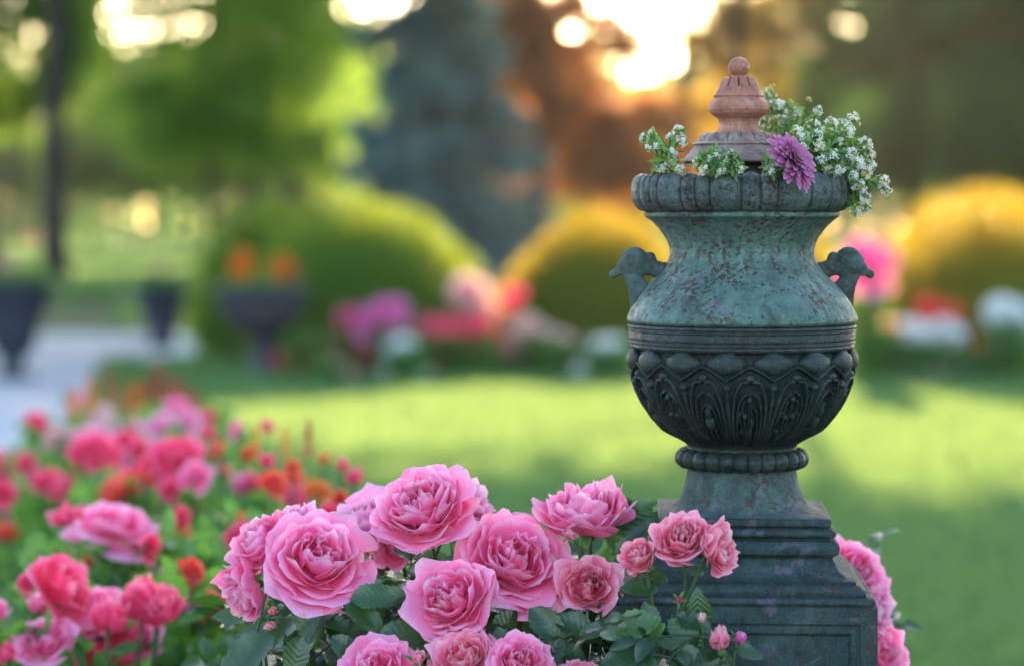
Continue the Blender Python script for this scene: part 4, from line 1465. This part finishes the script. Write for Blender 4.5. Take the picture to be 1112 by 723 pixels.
soft_bush('blurred bush with deep crimson pink blooms in the middle of the left bed', 195, 4.3, 500, .21,
          [(192, 492, 4.2, 28, CR, .9), (235, 487, 4.3, 15, RD, .6), (165, 508, 4.2, 22, CR, .8), (212, 515, 4.1, 20, PK, .8), (290, 462, 4.5, 12, CR, .6), (255, 466, 4.5, 13, PK, .8), (185, 530, 4.1, 16, CR, .7),
           (152, 485, 4.3, 16, CR, .7), (228, 470, 4.4, 12, CR, .6), (270, 492, 4.3, 12, RD, .6), (245, 510, 4.2, 9, CR, .5)], 305, leaf=.04)
soft_bush('blurred bush topped by a pair of strong pink blooms near the left path', 112, 4.9, 505, .20,
          [(112, 486, 4.8, 28, CR, .9), (92, 492, 4.8, 18, CR, .8), (135, 478, 4.9, 15, CR, .7), (122, 512, 4.7, 16, RD, .6), (75, 520, 4.7, 9, CR, .6), (60, 470, 5.0, 10, BS, .7), (140, 520, 4.6, 14, CR, .8)], 306, leaf=.042)
soft_bush('blurred bush carrying pale lilac pink blooms behind the crimson ones', 188, 5.5, 458, .22,
          [(172, 456, 5.3, 18, LL, .9), (208, 455, 5.4, 14, LL, .9), (190, 440, 5.6, 12, PK, .8), (228, 452, 5.6, 10, CR, .7), (150, 462, 5.4, 10, PK, .8)], 307, leaf=.045)
soft_bush('blurred narrow bush of small crimson flowers hugging the path edge', 36, 5.6, 480, .16,
          [(40, 455, 5.6, 14, CR, .8), (28, 500, 5.3, 12, CR, .8), (18, 515, 5.3, 9, CR, .7), (52, 480, 5.5, 9, BS, .7)], 308, leaf=.045)
soft_bush('blurred bush tipped with brownish red plumes at the far end of the left bed', 165, 7.4, 425, .30,
          [(190, 432, 7.2, 9, CR, .7), (205, 442, 7.0, 8, CR, .7)], 309, leaf=.06,
          plumes=[(172, 418, 7.4, 13, 44, 'plume_red'), (192, 425, 7.3, 12, 36, 'plume_red'), (210, 436, 7.2, 9, 30, 'plume_red'), (148, 430, 7.4, 8, 34, 'plume_orange'), (158, 425, 7.4, 7, 30, 'plume_red')])
soft_bush('blurred low bush with tawny flower spikes at the path side of the left bed', 112, 6.6, 438, .24,
          [(85, 440, 6.5, 8, BS, .7)], 310, leaf=.055,
          plumes=[(98, 428, 6.7, 8, 38, 'plume_orange'), (120, 424, 6.7, 8, 44, 'plume_red'), (78, 438, 6.6, 7, 34, 'plume_orange'), (136, 434, 6.6, 7, 36, 'plume_red')])


# ------------------------------------------------------------------ planters
def planter(name, label, px, D, ytop, ybot, rtop, rbot, mat, prof_extra=None, group=None):
    base = P(px, ybot, D)
    base[2] = 0
    root = thing(name, label, 'planter', tuple(base), 0, group)
    k = D / FPX
    h = (ybot - ytop) * k
    return root, k, h


def pot_mesh(rows, seg=48):
    mb = MB(); lathe(mb, rows, seg); return mb


def flowers_in(root_xyz, label, specs, seed, mat='bedleaf', r=.15, h=.12, plumes=(), n=260, cat='potted flowers'):
    g = np.random.default_rng(seed)
    root = thing('potted_flowers', label, cat, tuple(root_xyz))
    mb = MB()
    for _ in range(n):
        a = g.uniform(0, 6.28); rr = r * math.sqrt(g.uniform())
        small_leaf(mb, np.array([rr * math.cos(a), rr * math.sin(a), g.uniform(0, h)]), (math.cos(a), math.sin(a), 1 + g.normal(0, .5)), .07, .035, g, g.uniform(0, 1))
    mb.build('foliage', M[mat], root)
    for dx, dz, rad, m in specs:
        o = link_mesh('bloom', low_bloom(m, int(g.integers(1, 4)), .9), root)
        o.location = (dx, g.uniform(-.05, .05), dz); o.scale = (rad,) * 3
        sb = MB(); add_tube(sb, [(dx * .5, 0, 0), (dx * .9, 0, dz * .5), (dx, 0, dz)], .004, 5); sb.build('stem', M['stem'], root)
    for dx, dz, w, hh, m in plumes:
        pb = MB(); k = 420
        t = g.uniform(0, 1, k); a = g.uniform(0, 6.28, k)
        rr = w * np.sin(np.pi * (.15 + .8 * t)) ** .8 * np.sqrt(g.uniform(.1, 1, k))
        leaf_quads(g, np.stack([rr * np.cos(a), rr * np.sin(a), t * hh], 1), w * .5, g.uniform(0, 1, k), pb)
        o = pb.build('flower_plume', M[m], root, smooth=False); o.location = (dx, 0, dz)
    return root


HG = CAM_H


def Dg(py):
    return HG * FPX / (py - HOR)


# left: big tapered pot on a foot, cut by the frame
D = Dg(412); k = D / FPX
c = P(14, 412, D); c[2] = 0
t_ = thing('planter', 'tall dark tapered planter on a small foot, leftmost beside the path', 'planter', tuple(c))
pot_mesh([(.001, .0), (26 * k, 0), (26 * k, 4 * k), (14 * k, 8 * k), (11 * k, 20 * k), (14 * k, 26 * k), (22 * k, 30 * k), (30 * k, 60 * k), (41 * k, 97 * k), (47 * k, 99 * k), (48 * k, 105 * k), (44 * k, 106 * k), (40 * k, 100 * k), (2 * k, 98 * k)]).build('pot', M['pot'], t_)
flowers_in((c[0], c[1], 98 * k), 'pink and violet flowers in the leftmost dark planter', [(19 * k, 52 * k, 13 * k, CR), (-14 * k, 20 * k, 14 * k, MG), (0 * k, 26 * k, 10 * k, LL), (6 * k, 12 * k, 9 * k, BS)], 41, r=38 * k, h=20 * k)
D = Dg(378); k = D / FPX
c = P(176, 378, D); c[2] = 0
t_ = thing('planter', 'small dark tapered pot standing where the paths meet', 'planter', tuple(c))
pot_mesh([(.001, 0), (14 * k, 0), (15 * k, 6 * k), (14 * k, 8 * k), (28 * k, 60 * k), (32 * k, 61 * k), (32 * k, 67 * k), (29 * k, 67 * k), (25 * k, 62 * k), (2 * k, 60 * k)]).build('pot', M['pot'], t_)
flowers_in((c[0], c[1], 60 * k), 'pale pink flowers in the small tapered pot', [(-12 * k, 24 * k, 9 * k, BS), (2 * k, 28 * k, 8 * k, BS), (10 * k, 18 * k, 7 * k, LL), (-20 * k, 16 * k, 7 * k, BS)], 42, r=22 * k, h=16 * k)
D = Dg(412); k = D / FPX
c = P(285, 412, D); c[2] = 0
t_ = thing('planter', 'wide dark bowl planter on a pedestal in front of the round shrub', 'planter', tuple(c))
pot_mesh([(.001, 0), (20 * k, 0), (20 * k, 6 * k), (15 * k, 9 * k), (12 * k, 25 * k), (13 * k, 42 * k), (18 * k, 48 * k), (24 * k, 52 * k), (40 * k, 64 * k), (47 * k, 80 * k), (48 * k, 92 * k), (53 * k, 94 * k), (53 * k, 101 * k), (46 * k, 101 * k), (44 * k, 92 * k), (2 * k, 88 * k)]).build('pot', M['potb'], t_)
flowers_in((c[0], c[1], 92 * k), 'two orange flame shaped flower plumes with pink at their foot in the bowl planter', [(-20 * k, 14 * k, 9 * k, CR), (28 * k, 14 * k, 9 * k, CR), (20 * k, 12 * k, 8 * k, RD)], 43, r=40 * k, h=14 * k,
           plumes=[(-22 * k, 12 * k, 13 * k, 38 * k, 'plume_orange'), (22 * k, 12 * k, 13 * k, 30 * k, 'plume_orange'), (34 * k, 8 * k, 8 * k, 26 * k, 'plume_red')])

# pale boulder beside the crossing path
g = np.random.default_rng(8)
D = Dg(390); k = D / FPX
c = P(217, 390, D); c[2] = 0
th = np.linspace(0.0, np.pi, 18); ph = np.linspace(0, 2 * np.pi, 28, endpoint=False)
PH, TH = np.meshgrid(ph, th, indexing='ij')
rr = 1 + .10 * np.sin(3 * PH + 1) * np.sin(TH) + .08 * np.cos(4 * TH + 2 * PH) + .05 * np.sin(7 * PH + 3 * TH)
mb = MB(); s_ = np.maximum(np.sin(TH), .005)
mb.add(np.stack([26 * k * rr * s_ * np.cos(PH), 22 * k * rr * s_ * np.sin(PH), 16 * k * rr * np.cos(TH) + 15 * k], -1).reshape(-1, 3), grid_faces(28, 18, True)[:, ::-1])
o = mb.build('boulder', M['stone']); o.location = (c[0], c[1], 0)
tag(o, 'rounded pale whitish boulder at the corner of the path', 'boulder')


# ------------------------------------------------------------------ round shrubs
def round_shrub(name, label, px, D, rx, rz, mat, seed, n=30000, leaf=.055, top_gold=None):
    g = np.random.default_rng(seed)
    c = P(px, 300, D); c[2] = 0
    root = thing(name, label, 'shrub', tuple(c))
    tb = MB()
    for _ in range(14):
        a = g.uniform(0, 6.28); e = np.array([math.cos(a) * rx * .6, math.sin(a) * rx * .6, rz * g.uniform(.7, 1.3)])
        add_tube(tb, smooth_poly([(0, 0, 0), e * np.array([.3, .3, .5]), e], 7), np.linspace(.03, .008, 7), 6)
    tb.build('trunk', M['bark'], root)
    mb = MB()
    d = g.normal(size=(n, 3)); d /= np.linalg.norm(d, axis=1, keepdims=True)
    d[:, 2] = np.abs(d[:, 2]) * 1.0 - .25 * g.uniform(0, 1, n)
    lump = 1 + .07 * np.sin(5 * d[:, 0] + 2 + seed) * np.cos(6 * d[:, 1] + seed) + .05 * np.sin(3 * d[:, 0] + 2 * d[:, 2] + seed * 2) + .03 * np.sin(11 * d[:, 2] + 7 * d[:, 0])
    rad = g.uniform(.80, 1.03, n) * lump
    p = d * rad[:, None] * np.array([rx, rx * .9, rz]) + np.array([0, 0, rz * .18])
    p[:, 2] = np.maximum(p[:, 2], .02)
    leaf_quads(g, p, leaf, g.uniform(0, 1, n), mb, outward=d * 1.0)
    # loose new shoots standing out of the clipped surface
    k = int(n * .22)
    d = g.normal(size=(k, 3)); d /= np.linalg.norm(d, axis=1, keepdims=True); d[:, 2] = np.abs(d[:, 2])
    lump = 1 + .07 * np.sin(5 * d[:, 0] + 2 + seed) * np.cos(6 * d[:, 1] + seed) + .05 * np.sin(3 * d[:, 0] + 2 * d[:, 2] + seed * 2)
    p = d * (lump * (1.0 + .15 * g.uniform(0, 1, k) ** 1.5))[:, None] * np.array([rx, rx * .9, rz]) + np.array([0, 0, rz * .18])
    leaf_quads(g, p, leaf, g.uniform(.3, 1, k), mb)
    mb.build('crown', M[mat], root, smooth=False)
    return root


k19 = 19.5 / FPX
round_shrub('round_shrub', 'large clipped round green shrub left of the urn, behind the magenta flowers', 400, 19.8, 132 * k19, 147 * k19, 'shrub', 51)
round_shrub('round_shrub', 'lighter green shrub leaning out from behind the bowl planter', 292, 20.8, 84 * k19, 146 * k19, 'shrub', 52, 18000)
round_shrub('round_shrub', 'golden topped round shrub directly left of the urn neck', 645, 20.6, 116 * k19, 126 * k19, 'shrub_gold', 53)
round_shrub('round_shrub', 'big golden edged round shrub at the right edge of the picture', 1095, 19.5, 162 * k19, 146 * k19, 'shrub_gold', 54)
round_shrub('round_shrub', 'half hidden golden shrub right behind the urn', 845, 21.8, 90 * k19, 122 * k19, 'shrub_gold', 55, 16000)


# ------------------------------------------------------------------ flower border in front of the shrubs
def clump(label, px, py, D, specs, seed, r=.16, h=.30, name='flower_clump', n=320):
    g = np.random.default_rng(seed)
    c = P(px, py, D); c[2] = 0
    root = thing(name, label, 'flowers', tuple(c))
    mb = MB()
    for _ in range(n):
        a = g.uniform(0, 6.28); rr = r * math.sqrt(g.uniform())
        small_leaf(mb, np.array([rr * math.cos(a), rr * math.sin(a), h * g.uniform(0, 1) ** .7]), (math.cos(a), math.sin(a), .8 + g.normal(0, .5)), .09, .045, g, g.uniform(0, 1))
    mb.build('foliage', M['bedleaf'], root)
    k = D / FPX
    specs = list(specs)
    for _ in range(9):
        b0 = specs[int(g.integers(len(specs)))]
        specs.append((px + g.uniform(-1.5, 1.5) * r / k, b0[1] + g.uniform(2, 26), b0[2] * g.uniform(.5, .8), b0[3]))
    for bx, by, rad, m in specs:
        q = P(bx, by, D) - c
        q[1] += g.uniform(-.06, .06)
        o = link_mesh('bloom', low_bloom(m, int(g.integers(1, 4)), .95), root)
        R0 = rad * k * 1.36
        d = unit((g.normal(0, .25), -.7, .55))
        o.location = q - d * R0 * .3; o.scale = (R0,) * 3
        o.rotation_mode = 'QUATERNION'; o.rotation_quaternion = Vector(d).to_track_quat('Z', 'Y')
        sb = MB(); add_tube(sb, smooth_poly([(0, 0, 0), q * np.array([.7, .7, .6]), q], 6), .005, 5, cap=False); sb.build('stem', M['stem'], root)
    return root


clump('dark red flowers low at the left end of the border', 335, 385, 18.3, [(332, 378, 13, CR), (350, 372, 11, CR), (318, 385, 9, RD), (352, 392, 9, MG)], 61)
clump('single pale lilac white flower head nearest the lawn in the border', 362, 405, 17.2, [(361, 408, 13, WH), (364, 396, 8, LL)], 62, .08, .16)
clump('tall hot pink flower heads in front of the large round shrub', 388, 380, 18.8, [(385, 345, 15, CR), (395, 362, 15, CR), (380, 362, 11, MG)], 63, .15, .34)
clump('magenta violet flower heads, tallest in the left part of the border', 422, 385, 18.6, [(424, 336, 15, MG), (416, 355, 16, MG), (424, 370, 14, CR), (432, 348, 9, LL), (405, 378, 12, CR)], 64, .15, .36)
clump('greenish white flower head between magenta and pink ones', 442, 385, 18.0, [(440, 376, 14, WH), (437, 385, 8, WH)], 65, .10, .22)
clump('round rose pink flowers right of the greenish white head', 468, 390, 18.5, [(466, 358, 16, CR), (474, 378, 16, CR), (458, 380, 12, RD), (488, 372, 11, RD)], 66, .16, .32)
clump('tall dusty pink flower head rising above the border', 508, 385, 19.0, [(509, 312, 17, BS), (510, 330, 15, CR), (498, 340, 10, RD)], 67, .12, .50)
clump('strong pink pair of flowers under the tall dusty pink one', 514, 392, 18.4, [(512, 357, 18, CR), (520, 372, 12, PK), (500, 360, 10, RD), (528, 350, 9, CR)], 68, .16, .30)
clump('reddish brown flowers between the two round shrubs', 555, 388, 19.0, [(556, 322, 12, CR), (552, 345, 14, RD), (562, 362, 13, CR), (545, 372, 10, RD)], 69, .15, .46)
clump('salmon pink flowers right of the reddish ones', 585, 392, 18.6, [(580, 357, 16, BS), (572, 372, 13, CR), (596, 366, 12, BS)], 70, .16, .30)
clump('fading pink flowers in the shade before the golden shrub', 612, 396, 18.4, [(608, 372, 14, BS), (618, 384, 12, BS), (628, 376, 9, RD)], 71, .15, .26)
clump('loose bluish white flowers just left of the urn belly', 660, 405, 18.0, [(658, 378, 14, WH), (668, 392, 14, WH), (650, 400, 12, WH), (664, 408, 12, WH), (676, 380, 9, WH)], 72, .15, .22)
clump('bright pink flower with violet one above it just right of the urn shoulder', 940, 390, 17.8, [(941, 297, 20, PK), (935, 272, 16, MG), (945, 330, 10, BS)], 73, .12, .62)
clump('dull pink flowers against the urn belly on its right', 948, 402, 18.0, [(948, 352, 17, CR), (938, 372, 16, BS), (955, 378, 14, BS), (940, 395, 12, RD), (965, 355, 10, OR)], 74, .16, .36)
clump('creamy white round flower right of the urn belly', 990, 400, 18.0, [(990, 362, 18, WH), (996, 388, 11, WH)], 75, .11, .26)
clump('orange red flower above white ones before the right shrub', 1012, 398, 18.4, [(1012, 334, 15, RD), (1016, 350, 10, OR)], 76, .11, .40)
clump('white and grey flowers grouped before the right shrub', 1026, 402, 18.0, [(1024, 358, 15, WH), (1032, 374, 14, WH), (1016, 386, 13, WH), (1020, 402, 10, LL), (1042, 362, 9, WH)], 77, .15, .28)
clump('tawny orange flowers low before the right shrub', 1052, 400, 18.2, [(1051, 386, 11, OR), (1058, 376, 8, OR)], 78, .12, .20)
clump('bluish white flower head at the right edge of the picture', 1096, 398, 18.0, [(1093, 338, 19, WH), (1106, 348, 12, WH)], 79, .14, .42)

# ------------------------------------------------------------------ trees
# sunlit and shaded trees closing the view
tree('broadleaf_tree', -7.9, 42, 9, .24, [(-3, 0, 8.6, 2.6, 2.5, 1.7), (1.8, 0, 9.0, 2.4, 2.3, 1.7), (-.5, 0, 11, 3.4, 2.6, 2.0), (1.7, 0, 6.3, 1.1, 1.1, .6), (-2.0, 0, 6.6, 1.2, 1.2, .7)], 'leaf_mid', .22,
     'tall dark trunked tree with spreading limbs at the far left', seed=5, dens=.7)
tree('broadleaf_tree', -5.9, 47, 6.5, .12, [(0, 0, 4.6, 2.0, 1.6, 1.5), (1.3, 0, 3.3, 1.3, 1.4, 1.0), (-1.2, 0, 3.2, 1.1, 1.4, .9), (0, 0, 2.9, 1.4, 1.3, .7), (0.2, 0, 6.6, 2.4, 1.6, 1.3), (1.9, .4, 5.0, 1.3, 1.3, 1.1), (2.6, 0, 2.6, .8, .9, .6)], 'leaf_lime', .17,
     'bright lime green tree left of centre with light shining through its leaves', seed=6, dens=.5, spread=.7)
tree('broadleaf_tree', -5.3, 58, 8, .24, [(0, 0, 5.0, 2.2, 2, 2.0), (1.2, 0, 9.4, 2.4, 2.6, 1.8), (-.6, 0, 7.6, 1.8, 2, 1.6), (-.5, 0, 11.5, 3, 2.6, 2.4), (0.2, 0, 3.6, 1.7, 1.5, 1.0)], 'leaf_mid', .24,
     'mid green tree right behind the lime green one', seed=7, dens=.8)
tree('broadleaf_tree', -8.0, 74, 6, .14, [(0, 0, 4.6, 2.6, 2, 1.7), (2.4, 0, 4.2, 1.8, 1.6, 1.3), (-2.4, 0, 4.4, 1.8, 1.6, 1.4)], 'leaf_lime', .24,
     'wide pale green tree behind the trunk of the lime green tree', seed=10, dens=.8)
tree('broadleaf_tree', -11.2, 52, 9, .26, [(0, 0, 5.2, 2.6, 2, 2.2), (1.2, 0, 8.6, 3.4, 2.6, 2.6), (-2, 0, 7.6, 2.6, 2, 2.4), (0, 0, 12.2, 3.4, 2.6, 2.6)], 'leaf_mid', .24,
     'dense green tree filling the upper left edge', seed=8, dens=.6)
yl = ['furthest left', 'just right of the big dark trunk', 'under the left side of the lime green crown', 'under the middle of the lime green crown', 'under the right side of the lime green crown', 'between the lime green tree and the spruce']
for k, (px, D) in enumerate(((12, 84), (98, 80), (150, 88), (205, 82), (262, 86), (330, 80))):
    q = P(px, 300, D)
    tree('young_tree', q[0], D, 3.0, .10, [(0, 0, 3.4, 1.9, 1.6, 1.2), (.8, 0, 4.4, 1.5, 1.4, 1.1)], 'leaf_mid' if k % 2 else 'leaf_dark', .24,
         'young tree beyond the sunlit lawn, ' + yl[k], seed=160 + k, forks=3, dens=.9, group='young trees beyond the lawn')
# far belt with gaps of light between the stems
spots = [(-33, 124, 'leaf_mid'), (-26.5, 120, 'leaf_dark'), (-14.2, 128, 'leaf_mid'), (-9.8, 118, 'leaf_olive'), (-4.5, 125, 'leaf_mid'), (2, 120, 'leaf_olive'), (9, 126, 'leaf_olive'), (16, 119, 'leaf_dark'), (23, 124, 'leaf_mid'), (30, 121, 'leaf_dark')]
far_lab = ['outermost on the left', 'just right of the outermost left one', 'standing behind the big dark trunk', 'seen under the lime green crown', 'showing behind the white gap', 'behind the blue spruce', 'behind the copper tree', 'behind the urn lid', 'right of the urn flowers', 'outermost on the right']
for k, (x, y, m) in enumerate(spots):
    tree('distant_tree', x, y, 7, .22, [(0, 0, 6.5, 3.6, 3, 2.6), (1.5, 0, 4.6, 2.4, 2, 1.5), (-1.8, 0, 5.0, 2.2, 2, 1.7)], m, .4,
         'small far tree of the belt closing the lawn, ' + far_lab[k], seed=60 + k, forks=3, dens=.7, group='far belt of trees')


def spruce(x, y, h, r, label, seed, z0=.5, mat='needle_blue'):
    g = np.random.default_rng(seed)
    root = thing('blue_spruce', label, 'tree', (x, y, 0))
    tb = MB(); add_tube(tb, [(0, 0, -.1), (0, 0, h * .5), (0, 0, h)], [.16, .10, .02], 10)
    cb = MB()
    lv = int((h - z0) / .42)
    for i in range(lv):
        z = z0 + (h - z0) * i / lv
        rr = r * (1 - (z / h)) ** .8 + .15
        nb = max(5, int(10 * rr / r + 3))
        for k in range(nb):
            a = 2 * np.pi * (k / nb) + i * .9 + g.normal(0, .15)
            L = rr * g.uniform(.6, 1.2)
            zj = z + g.uniform(-.22, .22); dr = g.uniform(.15, .62)
            t = np.linspace(0, 1, 6)[:, None]
            d = np.array([math.cos(a), math.sin(a), 0])
            pts = np.array([0, 0, zj]) + t * L * d + np.array([0, 0, 1]) * (-dr * t * L + .20 * L * t ** 2)
            add_tube(tb, pts, np.linspace(.03, .008, 6), 4, cap=False)
            n = int(190 * L)
            q = g.uniform(.15, 1, n)
            pp_ = np.stack([np.interp(q, t[:, 0], pts[:, j]) for j in range(3)], 1)
            side = np.array([-d[1], d[0], 0])
            pp_ = pp_ + np.outer(g.normal(0, .16, n) * (1.1 - q * .6), side) + np.stack([0 * q, 0 * q, -np.abs(g.normal(0, .15, n))], 1)
            leaf_quads(g, pp_, .2, g.uniform(0, 1, n), cb, flat=.8)
    tb.build('trunk', M['bark'], root)
    cb.build('crown', M[mat], root, smooth=False)


spruce(-1.08, 33, 6.4, 1.8, 'blue grey spruce with layered drooping branches between the round shrubs', 71)
tree('copper_tree', .55, 41, 6.4, .16, [(-1.15, 0, 4.4, .9, 1, .9), (-.5, 0, 4.6, .8, .9, .6), (-.6, 0, 3.3, 1.2, 1.2, 1.0), (.5, 0, 4.2, 1.2, 1.2, .9), (-.7, 0, 5.3, 1.0, 1.2, .9), (.4, 0, 2.4, 1.5, 1.2, .9), (1.6, 0, 2.5, 1.2, 1.2, .9)], 'leaf_copper', .16,
     'reddish brown copper leaved tree beside the blue spruce', seed=72, dens=.85)
tree('golden_tree', 3.4, 47, 6.4, .18, [(-.2, 0, 2.6, 1.5, 1.4, 1.2), (1.0, 0, 4.2, 1.3, 1.4, 1.2), (1.6, 0, 5.6, 1.4, 1.4, 1.1), (.7, 0, 5.1, .8, 1, .9)], 'leaf_gold', .18,
     'golden yellow leaved tree glowing behind the urn lid', seed=73, dens=.5)
tree('broadleaf_tree', 8.0, 48, 6.6, .24, [(-1.2, 0, 3.0, 1.8, 1.6, 1.6), (-1.0, 0, 5.6, 1.9, 1.6, 1.6), (1.0, 0, 3.2, 1.8, 1.6, 1.6), (.8, 0, 6.0, 1.9, 1.6, 1.6), (0, 0, 7.6, 1.6, 1.5, 1.2)], 'leaf_olive', .2,
     'olive green tree right of the urn lid', seed=74, dens=.8)
tree('broadleaf_tree', 10.6, 44, 6.6, .26, [(-1.1, 0, 2.8, 1.7, 1.6, 1.6), (-.8, 0, 5.4, 1.9, 1.6, 1.6), (1.2, 0, 3.4, 1.9, 1.6, 1.8), (1.2, 0, 6.2, 1.9, 1.6, 1.5)], 'leaf_dark', .2,
     'dark green tree in the upper right corner', seed=75, dens=1.2)
tree('broadleaf_tree', 5.4, 60, 6.0, .2, [(0, 0, 2.4, 2.2, 1.6, 1.6), (1.8, 0, 3.4, 2.0, 1.6, 1.6), (-2.6, 0, 2.0, 1.6, 1.6, 1.3)], 'leaf_olive', .22,
     'low olive tree far behind the urn', seed=76, dens=.9)

# a far-off wood beyond the belt, open low down where lit trees still farther show between the stems
def far_wood(label, y, x0, x1, ztop, n, leaf, mat, seed, holes=()):
    g = np.random.default_rng(seed)
    x = g.uniform(x0, x1, n); yy = y + g.uniform(0, 8, n)
    z = g.uniform(0, 1, n) ** .9 * (ztop + 1.4 * np.sin(x * .5) + .9 * np.sin(x * 1.3 + 2))
    keep = np.ones(n, bool)
    for a, b, c, d in holes:
        keep &= ~((x > a) & (x < b) & (z > c) & (z < d))
    mb = MB(); leaf_quads(g, np.stack([x, yy, z], 1)[keep], leaf, g.uniform(0, 1, keep.sum()), mb)
    tag(mb.build('distant_wood', M[mat], smooth=False), label, 'wood', kind='stuff')


hl = [((px - 9 - 556) / FPX * 140, (px + 10 - 556) / FPX * 140, .6, 3.4) for px in (107, 155, 195, 228, 262)]
far_wood('far dark green wood closing the park behind all the trees', 136, -48, 48, 10.5, 42000, .8, 'leaf_dark', 91, hl)
far_wood('sunlit pale green wood seen through gaps on the far left', 230, -75, 10, 15, 22000, 1.2, 'leaf_lime', 92)

tree('broadleaf_tree', -2.0, 46, 8, .10, [(0, 0, 9.2, 2.0, 1.8, 1.6), (-.9, 0, 7.4, 1.3, 1.3, 1.1), (.4, 0, 7.2, 1.0, 1.2, 1.0)], 'leaf_mid', .2,  # tree added to keep the sun off the path
     'tall slim tree added behind the blue spruce, its crown above the frame shading the path', seed=77, dens=1.0)

# the hazy evening air over the whole park
hz = MB()
X0, X1, Y0, Y1, Z0, Z1 = -130, 130, -20, 330, -1.0, 24.0
hz.add([(x, y, z) for z in (Z0, Z1) for x, y in ((X0, Y0), (X1, Y0), (X1, Y1), (X0, Y1))],
       [[3, 2, 1, 0], [4, 5, 6, 7], [0, 1, 5, 4], [1, 2, 6, 5], [2, 3, 7, 6], [3, 0, 4, 7]])
m, nt, out = new_mat('haze_air')
pv = nt.nodes.new('ShaderNodeVolumePrincipled')
pv.inputs['Color'].default_value = (.95, .93, .90, 1)
pv.inputs['Density'].default_value = .00018
pv.inputs['Anisotropy'].default_value = .7
nt.links.new(pv.outputs[0], out.inputs['Volume'])
tag(hz.build('haze', m, smooth=False), 'thin warm evening haze over the park', kind='stuff')

# overhanging trees added to block the sun
tree('added_shade_tree', 2.8, 30, 9.5, .10, [(-1.8, 0, 8.0, 3.0, 2.6, 1.9), (1.8, 0, 8.2, 3.0, 2.6, 2.0), (-4.6, 0, 8.3, 2.6, 2.4, 2.2), (0, 0, 10.6, 3.6, 2.6, 1.8), (4.6, 0, 8.4, 2.6, 2.4, 2.0), (-4.4, 0, 10.8, 2.6, 2.4, 1.5), (-1, 0, 9.4, 3, 2.6, 1.6), (-6.0, 0, 6.1, 1.9, 2.0, 1.2), (-3.9, 0, 6.3, 1.5, 1.6, .7)], 'leaf_dark', .20,
     'added slim stemmed tree straight behind the urn, its unseen canopy above the frame blocking the sun', seed=83, dens=1.9)
tree('added_shade_tree', 8.6, 23, 8.5, .30, [(-1.6, 0, 7.4, 3.0, 3.0, 1.5), (1.6, 0, 7.2, 3.2, 3, 1.8), (0, 0, 9.0, 3.2, 3, 1.6), (-5.0, 0, 7.8, 2.6, 2.8, 1.4)], 'leaf_dark', .20,
     'added unseen tree outside the right edge whose canopy shades the front of the lawn', seed=81, dens=2.0)
tree('added_shade_tree', -8.4, 23, 8.5, .30, [(1.6, 0, 6.9, 3.0, 3.0, 1.9), (-1.6, 0, 7.2, 3.2, 3, 1.8), (0, 0, 9.0, 3.2, 3, 1.6), (5.0, 0, 7.6, 2.8, 2.8, 1.6), (6.4, 0, 5.6, 1.8, 1.8, .9)], 'leaf_dark', .20,
     'added unseen tree outside the left edge whose canopy shades the path and bed', seed=82, dens=2.0)
